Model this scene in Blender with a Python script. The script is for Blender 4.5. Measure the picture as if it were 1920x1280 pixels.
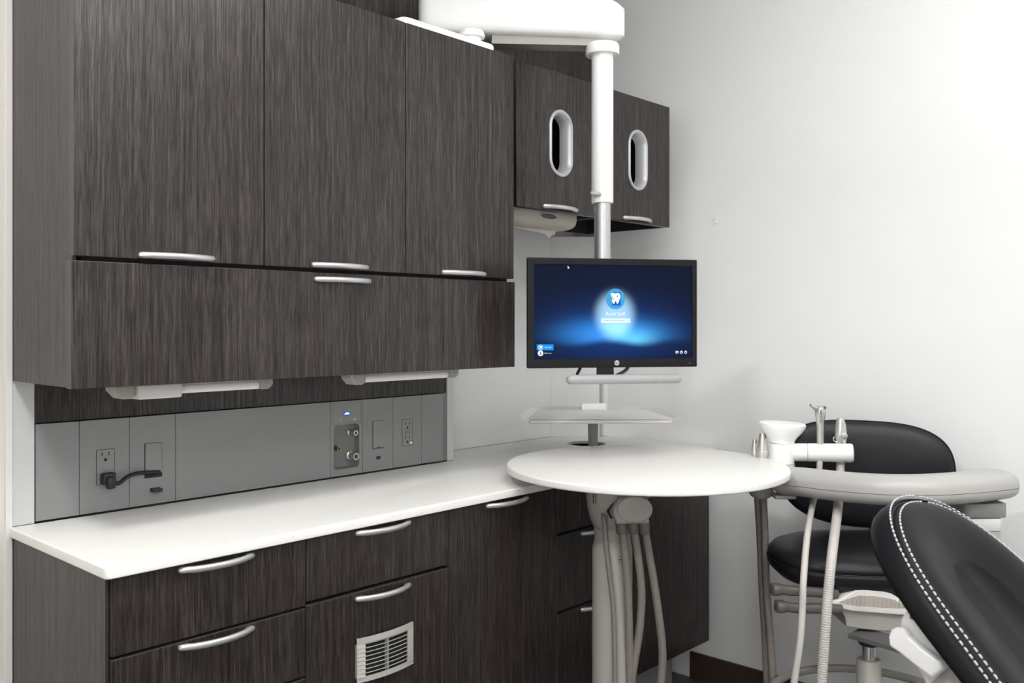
import bpy, bmesh, math, random
from mathutils import Vector, Matrix
for o in list(bpy.data.objects): bpy.data.objects.remove(o)
S = bpy.context.scene
COL = S.collection
PI = math.pi
random.seed(4)

# ---------------------------------------------------------------- camera, world, lights, exposure
F = 1705.7; CX = 960.0; HY = 607.0; H = 1.405
TH = math.atan(1583 / F)
DV = Vector((math.cos(TH), math.sin(TH), 0)); RV = Vector((math.sin(TH), -math.cos(TH), 0))
cam = bpy.data.cameras.new('camera'); co = bpy.data.objects.new('camera', cam); COL.objects.link(co)
cam.sensor_width = 36; cam.lens = 36 * F / 1920
cam.shift_y = -(640 - HY) / 1920
cam.clip_start = 0.02
co.location = (0, 0, H); co.rotation_euler = (PI / 2, 0, TH - PI / 2)
cam.dof.use_dof = True; cam.dof.focus_distance = 2.8; cam.dof.aperture_fstop = 9
S.camera = co
S.view_settings.view_transform = 'Standard'; S.view_settings.look = 'None'
S.view_settings.exposure = 0.12; S.view_settings.gamma = 1; S.view_settings.use_curve_mapping = False
w = bpy.data.worlds.new('world'); S.world = w; w.use_nodes = True
w.node_tree.nodes['Background'].inputs[0].default_value = (0.9, 0.93, 1, 1)
w.node_tree.nodes['Background'].inputs[1].default_value = 0.3

def area(name, loc, sx, sy, power, col=(1, 1, 1), rot=(0, 0, 0), spread=PI):
    l = bpy.data.lights.new(name, 'AREA'); l.shape = 'RECTANGLE'; l.size = sx; l.size_y = sy
    l.energy = power; l.color = col; l.spread = spread
    o = bpy.data.objects.new(name, l); o.location = loc; o.rotation_euler = rot; COL.objects.link(o)
    return o
CEIL = 2.95
LAMPS = [(0.0, 1.0, 0.30, 0.30, 34), (1.50, 0.60, 1.2, 0.6, 18), (1.3, -1.0, 1.2, 0.6, 10), (-1.0, -0.9, 1.2, 0.6, 6)]
for i, (x, y, sx, sy, p) in enumerate(LAMPS):
    area('ceiling_lamp', (x, y, CEIL - 0.012), sx, sy, p)

area('added_bounce_light', (0.9, -0.6, 1.9), 0.5, 0.5, 88, rot=(PI, 0, 0))  # added uplight without a fitting, brightens the ceiling for its bounce
area('doorway_light', (-1.5, -0.9, 1.25), 1.0, 1.6, 26, rot=(PI / 2, 0, -PI / 2 + 0.25))  # added soft fill from behind left of camera; no doorway is built

def at(u, v, D):
    return DV * D + RV * ((u - CX) / F * D) + Vector((0, 0, H - (v - HY) / F * D))

# ---------------------------------------------------------------- materials
def srgb(r, g, b):
    f = lambda c: (c / 255 / 12.92) if c / 255 <= 0.04045 else ((c / 255 + 0.055) / 1.055) ** 2.4
    return (f(r), f(g), f(b), 1)
def newmat(name):
    m = bpy.data.materials.new(name); m.use_nodes = True
    return m, m.node_tree, m.node_tree.nodes['Principled BSDF']
def N(nt, t, **kw):
    n = nt.nodes.new(t)
    for k, v in kw.items(): setattr(n, k, v)
    return n
def simple(name, col, rough=0.5, metal=0.0, spec=0.5, noise=0.03, nscale=40, bump=0.0, bscale=300, coat=0.0):
    m, nt, b = newmat(name)
    tc = N(nt, 'ShaderNodeTexCoord')
    no = N(nt, 'ShaderNodeTexNoise'); no.inputs['Scale'].default_value = nscale; no.inputs['Detail'].default_value = 3
    nt.links.new(tc.outputs['Object'], no.inputs['Vector'])
    mr = N(nt, 'ShaderNodeMapRange'); mr.inputs['To Min'].default_value = 1 - noise; mr.inputs['To Max'].default_value = 1 + noise
    nt.links.new(no.outputs['Fac'], mr.inputs['Value'])
    mx = N(nt, 'ShaderNodeVectorMath', operation='SCALE'); mx.inputs[0].default_value = col[:3]
    nt.links.new(mr.outputs[0], mx.inputs['Scale']); nt.links.new(mx.outputs[0], b.inputs['Base Color'])
    b.inputs['Roughness'].default_value = rough; b.inputs['Metallic'].default_value = metal
    b.inputs['Specular IOR Level'].default_value = spec; b.inputs['Coat Weight'].default_value = coat
    if bump:
        n2 = N(nt, 'ShaderNodeTexNoise'); n2.inputs['Scale'].default_value = bscale; n2.inputs['Detail'].default_value = 2
        nt.links.new(tc.outputs['Object'], n2.inputs['Vector'])
        bp = N(nt, 'ShaderNodeBump'); bp.inputs['Strength'].default_value = bump; bp.inputs['Distance'].default_value = 0.001
        nt.links.new(n2.outputs['Fac'], bp.inputs['Height']); nt.links.new(bp.outputs[0], b.inputs['Normal'])
    return m
def emis(name, col, strength):
    m, nt, b = newmat(name)
    b.inputs['Base Color'].default_value = (0.0, 0.0, 0.0, 1); b.inputs['Emission Color'].default_value = col
    b.inputs['Emission Strength'].default_value = strength; b.inputs['Roughness'].default_value = 0.6
    b.inputs['Specular IOR Level'].default_value = 0.1
    return m
def woodmat(name, c0, c1, c2, rough=0.42):
    m, nt, b = newmat(name)
    tc = N(nt, 'ShaderNodeTexCoord'); oi = N(nt, 'ShaderNodeObjectInfo')
    mul = N(nt, 'ShaderNodeMath', operation='MULTIPLY'); mul.inputs[1].default_value = 7.3
    nt.links.new(oi.outputs['Random'], mul.inputs[0])
    add = N(nt, 'ShaderNodeVectorMath', operation='ADD')
    nt.links.new(tc.outputs['Object'], add.inputs[0]); nt.links.new(mul.outputs[0], add.inputs[1])
    # gentle wander of the grain
    wn = N(nt, 'ShaderNodeTexNoise'); wn.inputs['Scale'].default_value = 2.2; wn.inputs['Detail'].default_value = 1
    nt.links.new(add.outputs[0], wn.inputs['Vector'])
    ws = N(nt, 'ShaderNodeVectorMath', operation='SCALE'); ws.inputs['Scale'].default_value = 0.014
    nt.links.new(wn.outputs['Color'], ws.inputs[0])
    a2 = N(nt, 'ShaderNodeVectorMath', operation='ADD'); nt.links.new(add.outputs[0], a2.inputs[0]); nt.links.new(ws.outputs[0], a2.inputs[1])
    def grain(sx, sz, det):
        mp = N(nt, 'ShaderNodeMapping'); mp.inputs['Scale'].default_value = (sx, sx, sz)
        nt.links.new(a2.outputs[0], mp.inputs['Vector'])
        n = N(nt, 'ShaderNodeTexNoise'); n.inputs['Scale'].default_value = 1; n.inputs['Detail'].default_value = det
        n.inputs['Roughness'].default_value = 0.6
        nt.links.new(mp.outputs[0], n.inputs['Vector']); return n
    g1 = grain(11, 0.6, 2); g2 = grain(470, 14, 4); g3 = grain(120, 2.0, 2)
    cr = N(nt, 'ShaderNodeValToRGB'); e = cr.color_ramp.elements
    e[0].position = 0.32; e[0].color = c0; e[1].position = 0.68; e[1].color = c1
    nt.links.new(g1.outputs['Fac'], cr.inputs['Fac'])
    s2 = N(nt, 'ShaderNodeMapRange'); s2.inputs['From Min'].default_value = 0.38; s2.inputs['From Max'].default_value = 0.72
    s2.inputs['To Min'].default_value = 0; s2.inputs['To Max'].default_value = 1
    nt.links.new(g2.outputs['Fac'], s2.inputs['Value'])
    s3 = N(nt, 'ShaderNodeMapRange'); s3.inputs['From Min'].default_value = 0.35; s3.inputs['From Max'].default_value = 0.7
    s3.inputs['To Min'].default_value = 0.76; s3.inputs['To Max'].default_value = 1.24
    nt.links.new(g3.outputs['Fac'], s3.inputs['Value'])
    mx = N(nt, 'ShaderNodeMix', data_type='RGBA'); nt.links.new(s2.outputs[0], mx.inputs['Factor'])
    nt.links.new(cr.outputs['Color'], mx.inputs['A']); mx.inputs['B'].default_value = c2
    m3 = N(nt, 'ShaderNodeVectorMath', operation='SCALE'); nt.links.new(mx.outputs['Result'], m3.inputs[0]); nt.links.new(s3.outputs[0], m3.inputs['Scale'])
    nt.links.new(m3.outputs[0], b.inputs['Base Color'])
    bp = N(nt, 'ShaderNodeBump'); bp.inputs['Strength'].default_value = 0.25; bp.inputs['Distance'].default_value = 0.0004
    nt.links.new(g2.outputs['Fac'], bp.inputs['Height']); nt.links.new(bp.outputs[0], b.inputs['Normal'])
    b.inputs['Roughness'].default_value = rough
    sv = N(nt, 'ShaderNodeMath', operation='MULTIPLY_ADD'); nt.links.new(s2.outputs[0], sv.inputs[0]); sv.inputs[1].default_value = 0.24; sv.inputs[2].default_value = 0.40
    sw = N(nt, 'ShaderNodeMath', operation='MULTIPLY'); nt.links.new(sv.outputs[0], sw.inputs[0]); nt.links.new(s3.outputs[0], sw.inputs[1]); nt.links.new(sw.outputs[0], b.inputs['Specular IOR Level'])
    return m
WOOD = woodmat('dark wood laminate', (0.0080, 0.0040, 0.0038, 1), (0.010, 0.0080, 0.0072, 1), (0.050, 0.040, 0.037, 1), 0.31)
WEDGE = simple('laminate edge band', (0.055, 0.050, 0.047), 0.4, nscale=60)
BLACK = simple('black interior', (0.006, 0.006, 0.006), 0.7)
def quartzmat():
    m, nt, b = newmat('white quartz')
    tc = N(nt, 'ShaderNodeTexCoord')
    v = N(nt, 'ShaderNodeTexVoronoi'); v.inputs['Scale'].default_value = 130
    nt.links.new(tc.outputs['Object'], v.inputs['Vector'])
    n = N(nt, 'ShaderNodeTexNoise'); n.inputs['Scale'].default_value = 420; n.inputs['Detail'].default_value = 3
    nt.links.new(tc.outputs['Object'], n.inputs['Vector'])
    cr = N(nt, 'ShaderNodeValToRGB'); e = cr.color_ramp.elements
    e[0].position = 0.30; e[0].color = (0.74, 0.72, 0.68, 1); e[1].position = 0.6; e[1].color = (0.84, 0.83, 0.80, 1)
    nt.links.new(n.outputs['Fac'], cr.inputs['Fac'])
    sp = N(nt, 'ShaderNodeMath', operation='LESS_THAN'); sp.inputs[1].default_value = 0.13
    nt.links.new(v.outputs['Distance'], sp.inputs[0])
    n3 = N(nt, 'ShaderNodeSeparateColor'); nt.links.new(v.outputs['Color'], n3.inputs[0])
    g = N(nt, 'ShaderNodeMath', operation='GREATER_THAN'); g.inputs[1].default_value = 0.72; nt.links.new(n3.outputs[0], g.inputs[0])
    mm = N(nt, 'ShaderNodeMath', operation='MULTIPLY'); nt.links.new(sp.outputs[0], mm.inputs[0]); nt.links.new(g.outputs[0], mm.inputs[1])
    mx = N(nt, 'ShaderNodeMix', data_type='RGBA'); nt.links.new(mm.outputs[0], mx.inputs['Factor'])
    nt.links.new(cr.outputs['Color'], mx.inputs['A']); mx.inputs['B'].default_value = (0.33, 0.29, 0.24, 1)
    nt.links.new(mx.outputs['Result'], b.inputs['Base Color'])
    b.inputs['Roughness'].default_value = 0.32
    return m
QUARTZ = quartzmat()
WALLP = simple('white wall paint', (0.84, 0.84, 0.835), 0.6, noise=0.012, nscale=6, bump=0.25, bscale=90)
WALLB = simple('beige wall paint', (0.66, 0.63, 0.585), 0.6, noise=0.012, nscale=6, bump=0.2, bscale=90)
SPLASH = simple('pale grey laminate', (0.76, 0.765, 0.76), 0.42, noise=0.02, nscale=15)
STUB = simple('white end panel', (0.54, 0.555, 0.55), 0.45)
CEILM = simple('ceiling tile white', (0.8, 0.8, 0.79), 0.8, bump=0.3, bscale=120)
FLOORM = simple('grey vinyl floor', (0.085, 0.08, 0.075), 0.45, noise=0.08, nscale=12)
BASEB = simple('brown wood baseboard', (0.055, 0.033, 0.024), 0.45, noise=0.15, nscale=25)
TOEK = simple('grey metal toe kick', (0.30, 0.30, 0.305), 0.45, metal=0.3)
GPANEL = simple('brushed grey panel', (0.235, 0.24, 0.24), 0.5, metal=0.0, noise=0.03, nscale=30)
GPANEL2 = simple('grey moulded plastic', (0.17, 0.175, 0.172), 0.45)  # darkened so the recess dish reads, its shading put into the colour
NICKEL = simple('satin nickel', (0.60, 0.60, 0.605), 0.36, metal=0.75, spec=0.5, noise=0.02)
SILVER = simple('silver painted plastic', (0.52, 0.525, 0.53), 0.35, metal=0.35)
WHITE = simple('white enamel', (0.86, 0.86, 0.845), 0.28, noise=0.01)
CREAM = simple('warm white plastic', (0.67, 0.655, 0.63), 0.38, noise=0.015)
CREAM2 = simple('warm grey plastic', (0.35, 0.335, 0.305), 0.4, noise=0.015)
HOSE = simple('warm grey hose rubber', (0.19, 0.17, 0.15), 0.5, noise=0.05)
HOSEL = simple('pale grey hose rubber', (0.48, 0.46, 0.43), 0.45, noise=0.04)
HCUFF = simple('taupe hose cuff', (0.12, 0.108, 0.095), 0.5)
LEVER = simple('taupe lever plastic', (0.10, 0.092, 0.084), 0.42)
LEATHER = simple('black upholstery', (0.013, 0.0125, 0.015), 0.42, spec=.3, noise=0.08, nscale=60, bump=0.25, bscale=420)
LEATHER2 = simple('black chair upholstery', (0.009, 0.0088, 0.010), 0.40, spec=.09, noise=0.05, nscale=50, bump=0.12, bscale=500)
WELT = simple('black welt', (0.012, 0.012, 0.014), 0.45)
THREAD = simple('pale grey thread', (0.42, 0.42, 0.44), 0.7)
CHROME = simple('polished chrome', (0.80, 0.80, 0.81), 0.10, metal=1.0, noise=0.0)
STEEL = simple('brushed steel', (0.62, 0.61, 0.58), 0.28, metal=0.9, noise=0.03)
ALU = simple('brushed aluminium tube', (0.58, 0.585, 0.59), 0.30, metal=0.85, noise=0.02)
BRASS = simple('worn brass', (0.42, 0.27, 0.14), 0.35, metal=0.9)
BPLAST = simple('black plastic', (0.012, 0.012, 0.013), 0.35)
BRUBBER = simple('black rubber', (0.010, 0.010, 0.011), 0.5)
BEZEL = simple('black monitor plastic', (0.009, 0.0085, 0.010), 0.38, spec=.2)
NAVY = simple('navy connector', (0.01, 0.02, 0.12), 0.4)
TRAYM = simple('pale pink tray surface', (0.92, 0.89, 0.875), 0.5)
TUBEM = simple('frosted lamp tube', (0.80, 0.80, 0.78), 0.35)
BEIGE = simple('smoky beige plastic', (0.40, 0.37, 0.32), 0.4, noise=0.05)
PAPER = simple('white paper towel', (0.66, 0.63, 0.58), 0.9, bump=0.4, bscale=200)
CLEAR = simple('clear hook plastic', (0.78, 0.78, 0.78), 0.12)
PRINT = simple('black print', (0.02, 0.02, 0.02), 0.6)
GREYPRINT = simple('dark grey print', (0.09, 0.09, 0.09), 0.6)
VENTM = simple('satin vent metal', (0.56, 0.55, 0.51), 0.36, metal=0.5)
BLUELED = emis('blue light', (0.25, 0.45, 1, 1), 4)
BLUEHALO = emis('blue light edge', (0.03, 0.07, 0.55, 1), 1.0)
GREENLED = emis('green light', (0.3, 1, 0.4, 1), 2.5)

# ---------------------------------------------------------------- mesh helpers
def wm(o):
    m = Matrix.Identity(4)
    while o: m = Matrix.Translation(o.location) @ o.rotation_euler.to_matrix().to_4x4() @ m; o = o.parent
    return m
def obj(name, geo, mat, parent=None, smooth=False, loc=None, angle=0.6, label=None):
    """geo: bmesh or mesh in world coordinates; becomes ONE object"""
    if isinstance(geo, bmesh.types.BMesh):
        me = bpy.data.meshes.new(name); geo.to_mesh(me); geo.free()
    else: me = geo
    o = bpy.data.objects.new(name, me)
    if parent is not None:
        o.parent = parent; me.transform(wm(parent).inverted())
    elif loc is not None:
        me.transform(Matrix.Translation(-Vector(loc))); o.location = loc
    COL.objects.link(o)
    if mat is not None:
        me.materials.clear(); me.materials.append(mat)
    if smooth:
        me.shade_smooth() if angle is None else me.polygons.foreach_set('use_smooth', [True] * len(me.polygons))
        if angle is not None: me.set_sharp_from_angle(angle=angle)
    if label: o['label'] = label
    return o
def tag(o, label, cat, group=None):
    o['label'] = label; o['category'] = cat
    if group: o['group'] = group
    return o
def thing(name, loc, label, cat, group=None):
    o = bpy.data.objects.new(name, None); o.location = loc; o.empty_display_size = 0.05
    COL.objects.link(o); return tag(o, label, cat, group)
def struct(name, geo, mat, parent=None, **k):
    o = obj(name, geo, mat, parent, **k)
    if parent is None: o['kind'] = 'structure'
    return o
def BM(): return bmesh.new()
def box(bm, x0, x1, y0, y1, z0, z1, bev=0.0, M=None, seg=2):
    r = bmesh.ops.create_cube(bm, size=1)
    vs = r['verts']
    for v in vs: v.co = Vector((x0 + (v.co.x + .5) * (x1 - x0), y0 + (v.co.y + .5) * (y1 - y0), z0 + (v.co.z + .5) * (z1 - z0)))
    if bev > 0:
        es = list({e for v in vs for e in v.link_edges})
        r2 = bmesh.ops.bevel(bm, geom=es, offset=bev, segments=seg, profile=0.5, affect='EDGES', clamp_overlap=True)
        vs = list({v for f in r2['faces'] for v in f.verts} | {v for v in vs if v.is_valid})
    if M is not None: bmesh.ops.transform(bm, matrix=M, verts=[v for v in vs if v.is_valid])
    return bm
def bx(*a, **k): return box(BM(), *a, **k)
def ortho(axis):
    a = Vector(axis).normalized()
    t = Vector((0, 0, 1)) if abs(a.z) < 0.9 else Vector((1, 0, 0))
    x = t.cross(a).normalized(); return x, a.cross(x), a
def lathe(bm, org, axis, prof, seg=32, sx=1.0, sy=1.0, xdir=None):
    """prof: list of (radius, height) along axis"""
    x, y, a = ortho(axis)
    if xdir is not None:
        x = Vector(xdir).normalized(); y = a.cross(x)
    org = Vector(org); rings = []
    for r, h in prof:
        if r < 1e-6: rings.append([bm.verts.new(org + a * h)])
        else: rings.append([bm.verts.new(org + a * h + x * (math.cos(2 * PI * i / seg) * r * sx) + y * (math.sin(2 * PI * i / seg) * r * sy)) for i in range(seg)])
    for A, B in zip(rings, rings[1:]):
        for i in range(seg):
            j = (i + 1) % seg
            if len(A) == 1 and len(B) == 1: continue
            if len(A) == 1: bm.faces.new((A[0], B[j], B[i]))
            elif len(B) == 1: bm.faces.new((A[i], A[j], B[0]))
            else: bm.faces.new((A[i], A[j], B[j], B[i]))
    for R, fl in ((rings[0], True), (rings[-1], False)):
        if len(R) > 1: bm.faces.new(list(reversed(R)) if fl else R)
    bmesh.ops.recalc_face_normals(bm, faces=bm.faces)
    return bm
def cyl(bm, p0, p1, r0, r1=None, seg=24, bev=0.0):
    p0 = Vector(p0); p1 = Vector(p1); r1 = r0 if r1 is None else r1
    L = (p1 - p0).length
    if bev: prof = [(r0 - bev, 0), (r0 - bev * .3, bev * .3), (r0, bev), (r1, L - bev), (r1 - bev * .3, L - bev * .3), (r1 - bev, L)]
    else: prof = [(r0, 0), (r1, L)]
    return lathe(bm, p0, p1 - p0, prof, seg)
def smoothpath(pts, n=12):
    P = [Vector(p) for p in pts]; P = [P[0] * 2 - P[1]] + P + [P[-1] * 2 - P[-2]]; out = []
    for i in range(1, len(P) - 2):
        a, b, c, d = P[i - 1], P[i], P[i + 1], P[i + 2]
        for k in range(n):
            t = k / n
            out.append(0.5 * ((2 * b) + (c - a) * t + (2 * a - 5 * b + 4 * c - d) * t * t + (3 * b - a - 3 * c + d) * t ** 3))
    out.append(P[-2]); return out
def resample(P, step):
    out = [P[0].copy()]; acc = 0; tot = []
    for a, b in zip(P, P[1:]):
        L = (b - a).length
        while acc + L >= step:
            t = (step - acc) / L; a = a.lerp(b, t); out.append(a.copy()); L = (b - a).length; acc = 0
        acc += L
    out.append(P[-1].copy()); return out
def sweep(bm, P, sec, scales=None, up=None, cap=True):
    """sec: closed section polygon [(side, up)], P: path"""
    n = len(P); rings = []; prev = None
    for i, p in enumerate(P):
        t = (P[min(i + 1, n - 1)] - P[max(i - 1, 0)]).normalized()
        if up is not None: s = t.cross(Vector(up)).normalized(); v = s.cross(t)
        else:
            if prev is None: s, v, _ = ortho(t)
            else:
                s = (prev - t * prev.dot(t)).normalized(); v = t.cross(s)
            prev = s
        k = scales[i] if scales else 1
        k = k if isinstance(k, tuple) else (k, k)
        rings.append([bm.verts.new(p + s * (a * k[0]) + v * (b * k[1])) for a, b in sec])
    m = len(sec)
    for A, B in zip(rings, rings[1:]):
        for i in range(m):
            j = (i + 1) % m; bm.faces.new((A[i], A[j], B[j], B[i]))
    if cap: bm.faces.new(list(reversed(rings[0]))); bm.faces.new(rings[-1])
    bmesh.ops.recalc_face_normals(bm, faces=bm.faces)
    return bm
def circ(r, n=14, ry=None): return [(r * math.cos(2 * PI * i / n), (ry or r) * math.sin(2 * PI * i / n)) for i in range(n)]
def tube(bm, pts, r, seg=14, n=10, r1=None, round_ends=False):
    P = smoothpath(pts, n); sc = None
    if r1 is not None: sc = [1 + (r1 / r - 1) * i / (len(P) - 1) for i in range(len(P))]
    if round_ends:
        a = P[0] + (P[0] - P[1]).normalized() * r; b = P[-1] + (P[-1] - P[-2]).normalized() * r
        fr = [0.03, 0.3, 0.6, 0.85]; add0 = []; add1 = []
        for f in fr:
            h = math.sqrt(1 - f * f) ; add0.append((P[0] + (a - P[0]) * h, f)); add1.append((P[-1] + (b - P[-1]) * h, f))
        sc = sc or [1] * len(P); e = sc[-1]
        P2 = [p for p, _ in add0] + P + [p for p, _ in reversed(add1)]
        sc = [f for _, f in add0] + sc + [f * e for _, f in reversed(add1)]; P = P2
    return sweep(bm, P, circ(r, seg), sc)
def corr(bm, pts, r, pitch=0.0065, seg=16, depth=0.07, r1=None):
    P = resample(smoothpath(pts, 14), pitch / 3)
    n = len(P); sc = []
    for i in range(n):
        k = 1 + ((r1 or r) / r - 1) * i / (n - 1)
        sc.append(k * (1 - depth if i % 3 == 0 else 1))
    return sweep(bm, P, circ(r, seg), sc)
def plate(loops, t, bev=0.0, M=None, res=2):
    """flat plate from 2D closed loops (first outer, others holes); thickness along +Z, then M"""
    cu = bpy.data.curves.new('c', 'CURVE'); cu.dimensions = '2D'; cu.fill_mode = 'BOTH'
    for L in loops:
        sp = cu.splines.new('POLY'); sp.points.add(len(L) - 1); sp.use_cyclic_u = True
        for p, q in zip(sp.points, L): p.co = (q[0], q[1], 0, 1)
    cu.extrude = t / 2 - bev
    if bev: cu.bevel_depth = bev; cu.bevel_resolution = res; cu.offset = -bev
    o = bpy.data.objects.new('c', cu); COL.objects.link(o)
    dg = bpy.context.evaluated_depsgraph_get(); dg.update()
    me = bpy.data.meshes.new_from_object(o.evaluated_get(dg))
    bpy.data.objects.remove(o); bpy.data.curves.remove(cu)
    me.transform(Matrix.Translation((0, 0, t / 2)))
    if M is not None: me.transform(M)
    bm = BM(); bm.from_mesh(me); bpy.data.meshes.remove(me)
    bmesh.ops.remove_doubles(bm, verts=bm.verts, dist=1e-6)
    bmesh.ops.recalc_face_normals(bm, faces=bm.faces)
    return bm
def text(s, size, M, depth=0.0004, align='CENTER'):
    cu = bpy.data.curves.new('t', 'FONT'); cu.body = s; cu.size = size; cu.align_x = align; cu.align_y = 'CENTER'
    cu.extrude = depth / 2; cu.resolution_u = 2
    o = bpy.data.objects.new('t', cu); COL.objects.link(o)
    dg = bpy.context.evaluated_depsgraph_get(); dg.update()
    me = bpy.data.meshes.new_from_object(o.evaluated_get(dg))
    bpy.data.objects.remove(o); bpy.data.curves.remove(cu)
    me.transform(Matrix.Translation((0, 0, depth / 2))); me.transform(M)
    bm = BM(); bm.from_mesh(me); bpy.data.meshes.remove(me); return bm
def merge(bm, b2):
    me = bpy.data.meshes.new('m'); b2.to_mesh(me); b2.free(); bm.from_mesh(me); bpy.data.meshes.remove(me); return bm
def frame(org, x, y):
    x = Vector(x).normalized(); y = Vector(y); y = (y - x * y.dot(x)).normalized(); z = x.cross(y)
    return Matrix(((x.x, y.x, z.x, org[0]), (x.y, y.y, z.y, org[1]), (x.z, y.z, z.z, org[2]), (0, 0, 0, 1)))
def rrect(w, h, r, cx=0, cy=0, n=6):
    out = []
    for sx, sy, a0 in ((1, -1, -90), (1, 1, 0), (-1, 1, 90), (-1, -1, 180)):
        for k in range(n + 1):
            a = math.radians(a0 + 90 * k / n)
            out.append((cx + sx * (w / 2 - r) + r * math.cos(a), cy + sy * (h / 2 - r) + r * math.sin(a)))
    return out
def rpoly(pts, rad, n=6):
    """polygon with rounded corners; rad list"""
    out = []; m = len(pts)
    for i, p in enumerate(pts):
        r = rad[i] if isinstance(rad, (list, tuple)) else rad
        p = Vector(p); a = Vector(pts[i - 1]); b = Vector(pts[(i + 1) % m])
        if r <= 0: out.append(tuple(p)); continue
        u = (a - p).normalized(); v = (b - p).normalized(); ang = u.angle(v); d = min(r / math.tan(ang / 2), (a - p).length * .49, (b - p).length * .49)
        p0 = p + u * d; p1 = p + v * d
        for k in range(n + 1):
            t = k / n; out.append(tuple(p0 * (1 - t) ** 2 + p * (2 * t * (1 - t)) + p1 * t * t))
    return out
def ell(a, b, cx=0, cy=0, n=32): return [(cx + a * math.cos(2 * PI * i / n), cy + b * math.sin(2 * PI * i / n)) for i in range(n)]
def stadium(w, h, n=16, cx=0, cy=0):
    r = w / 2; out = []
    for k in range(n + 1): a = PI * k / n; out.append((cx + r * math.cos(a), cy + h / 2 - r + r * math.sin(a)))
    for k in range(n + 1): a = PI + PI * k / n; out.append((cx + r * math.cos(a), cy - h / 2 + r + r * math.sin(a)))
    return out
def cushion(out, core, M, rings, bend=None, cap0=True):
    bm = BM(); R = []
    for f, h in rings:
        L = []
        for (x, y), (cx, cy) in zip(out, core):
            px = cx + (x - cx) * f; py = cy + (y - cy) * f; z = h(px, py) if callable(h) else h
            if bend: z += bend(px, py)
            L.append(bm.verts.new(M @ Vector((px, py, z))))
        R.append(L)
    m = len(out)
    for A, B in zip(R, R[1:]):
        for i in range(m): bm.faces.new((A[i], A[(i + 1) % m], B[(i + 1) % m], B[i]))
    if cap0: bm.faces.new(list(reversed(R[0])))
    bm.faces.new(R[-1])
    bmesh.ops.recalc_face_normals(bm, faces=bm.faces)
    return bm
XP = Vector((1, 0, 0)); YP = Vector((0, 1, 0)); ZP = Vector((0, 0, 1))
FR = lambda x, y, z: frame((x, y, z), (1, 0, 0), (0, 0, 1))      # face looking towards -Y : local x=+X, y=+Z, z=-Y

# ---------------------------------------------------------------- setting
WX = 3.138; WY = 2.52; X0 = -2.4; Y0 = -2.4
struct('floor', bx(X0, WX + .1, Y0, WY + .1, -0.06, 0), FLOORM)
struct('ceiling', bx(X0, WX + .1, Y0, WY + .1, CEIL, CEIL + 0.06), CEILM)
struct('wall_rear', bx(X0, WX + .1, WY, WY + .1, 0, CEIL), WALLB)
w2 = struct('wall_back', bx(X0, 0.7712, 2.3265, WY, 0, CEIL), WALLB)
struct('wall_right', bx(WX, WX + .1, Y0, WY, 0, CEIL), WALLP)
struct('wall_left', bx(X0 - .1, X0, Y0, WY + .1, 0, CEIL), WALLP)
struct('wall_front', bx(X0 - .1, WX + .1, Y0 - .1, Y0, 0, CEIL), WALLP)
struct('baseboard_right', merge(bx(WX - 0.012, WX, Y0, 1.94, 0, 0.106, 0.002), BM()), BASEB)
# flat door casing on the left behind the cabinets
struct('trim_1', bx(0.756, 0.7712, 2.3215, 2.3264, 0, 2.9, 0.001), simple('painted casing', (0.72, 0.69, 0.65), 0.4))
# pale backsplash and rounded corner filler behind the right half of the counter
struct('trim_2', bx(2.205, 2.943, 2.508, WY, 0.926, CEIL - .9, 0.0008), SPLASH)
cv = BM(); P = []
for k in range(13):
    a = k / 12; p = Vector((2.945, 2.510)).lerp(Vector((3.098, 2.368)), a); nrm = Vector((0.68, 0.733))
    P.append((p.x + nrm.x * .006 * math.sin(PI * a), p.y + nrm.y * .006 * math.sin(PI * a)))
P += [(3.13, 2.40), (3.13, 2.515), (2.96, 2.515)]
cb = BM(); box(cb, 0, .2095, 0, .008, 0.926, 1.776, .0008, frame((2.9435, 2.5085, 0), (0.1535, -0.1425, 0), (0.68, 0.733, 0)))
struct('trim_3', cb, SPLASH)
struct('trim_4', bx(3.100, 3.107, 2.353, 2.369, 0.926, 2.05, 0.001), STUB)
struct('trim_5', bx(3.1085, WX, 2.352, 2.40, 0.926, 2.05, 0.0008), SPLASH)
# ceiling light fittings (out of view, they carry the lamps)
for i, (x, y, sx, sy, p) in enumerate(LAMPS):
    t = thing('ceiling_light', (x, y, CEIL), ['square white ceiling light over the left end of the counter', 'long white ceiling light above the dental chair', 'long white ceiling light behind the camera', 'long white ceiling light in the far left of the room'][i], 'ceiling light')
    b = BM()
    for a in ((x - sx / 2 - .03, x - sx / 2, y - sy / 2 - .03, y + sy / 2 + .03), (x + sx / 2, x + sx / 2 + .03, y - sy / 2 - .03, y + sy / 2 + .03),
              (x - sx / 2, x + sx / 2, y - sy / 2 - .03, y - sy / 2), (x - sx / 2, x + sx / 2, y + sy / 2, y + sy / 2 + .03)):
        box(b, *a, CEIL - .02, CEIL)
    obj('frame', b, WHITE, t)

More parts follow.
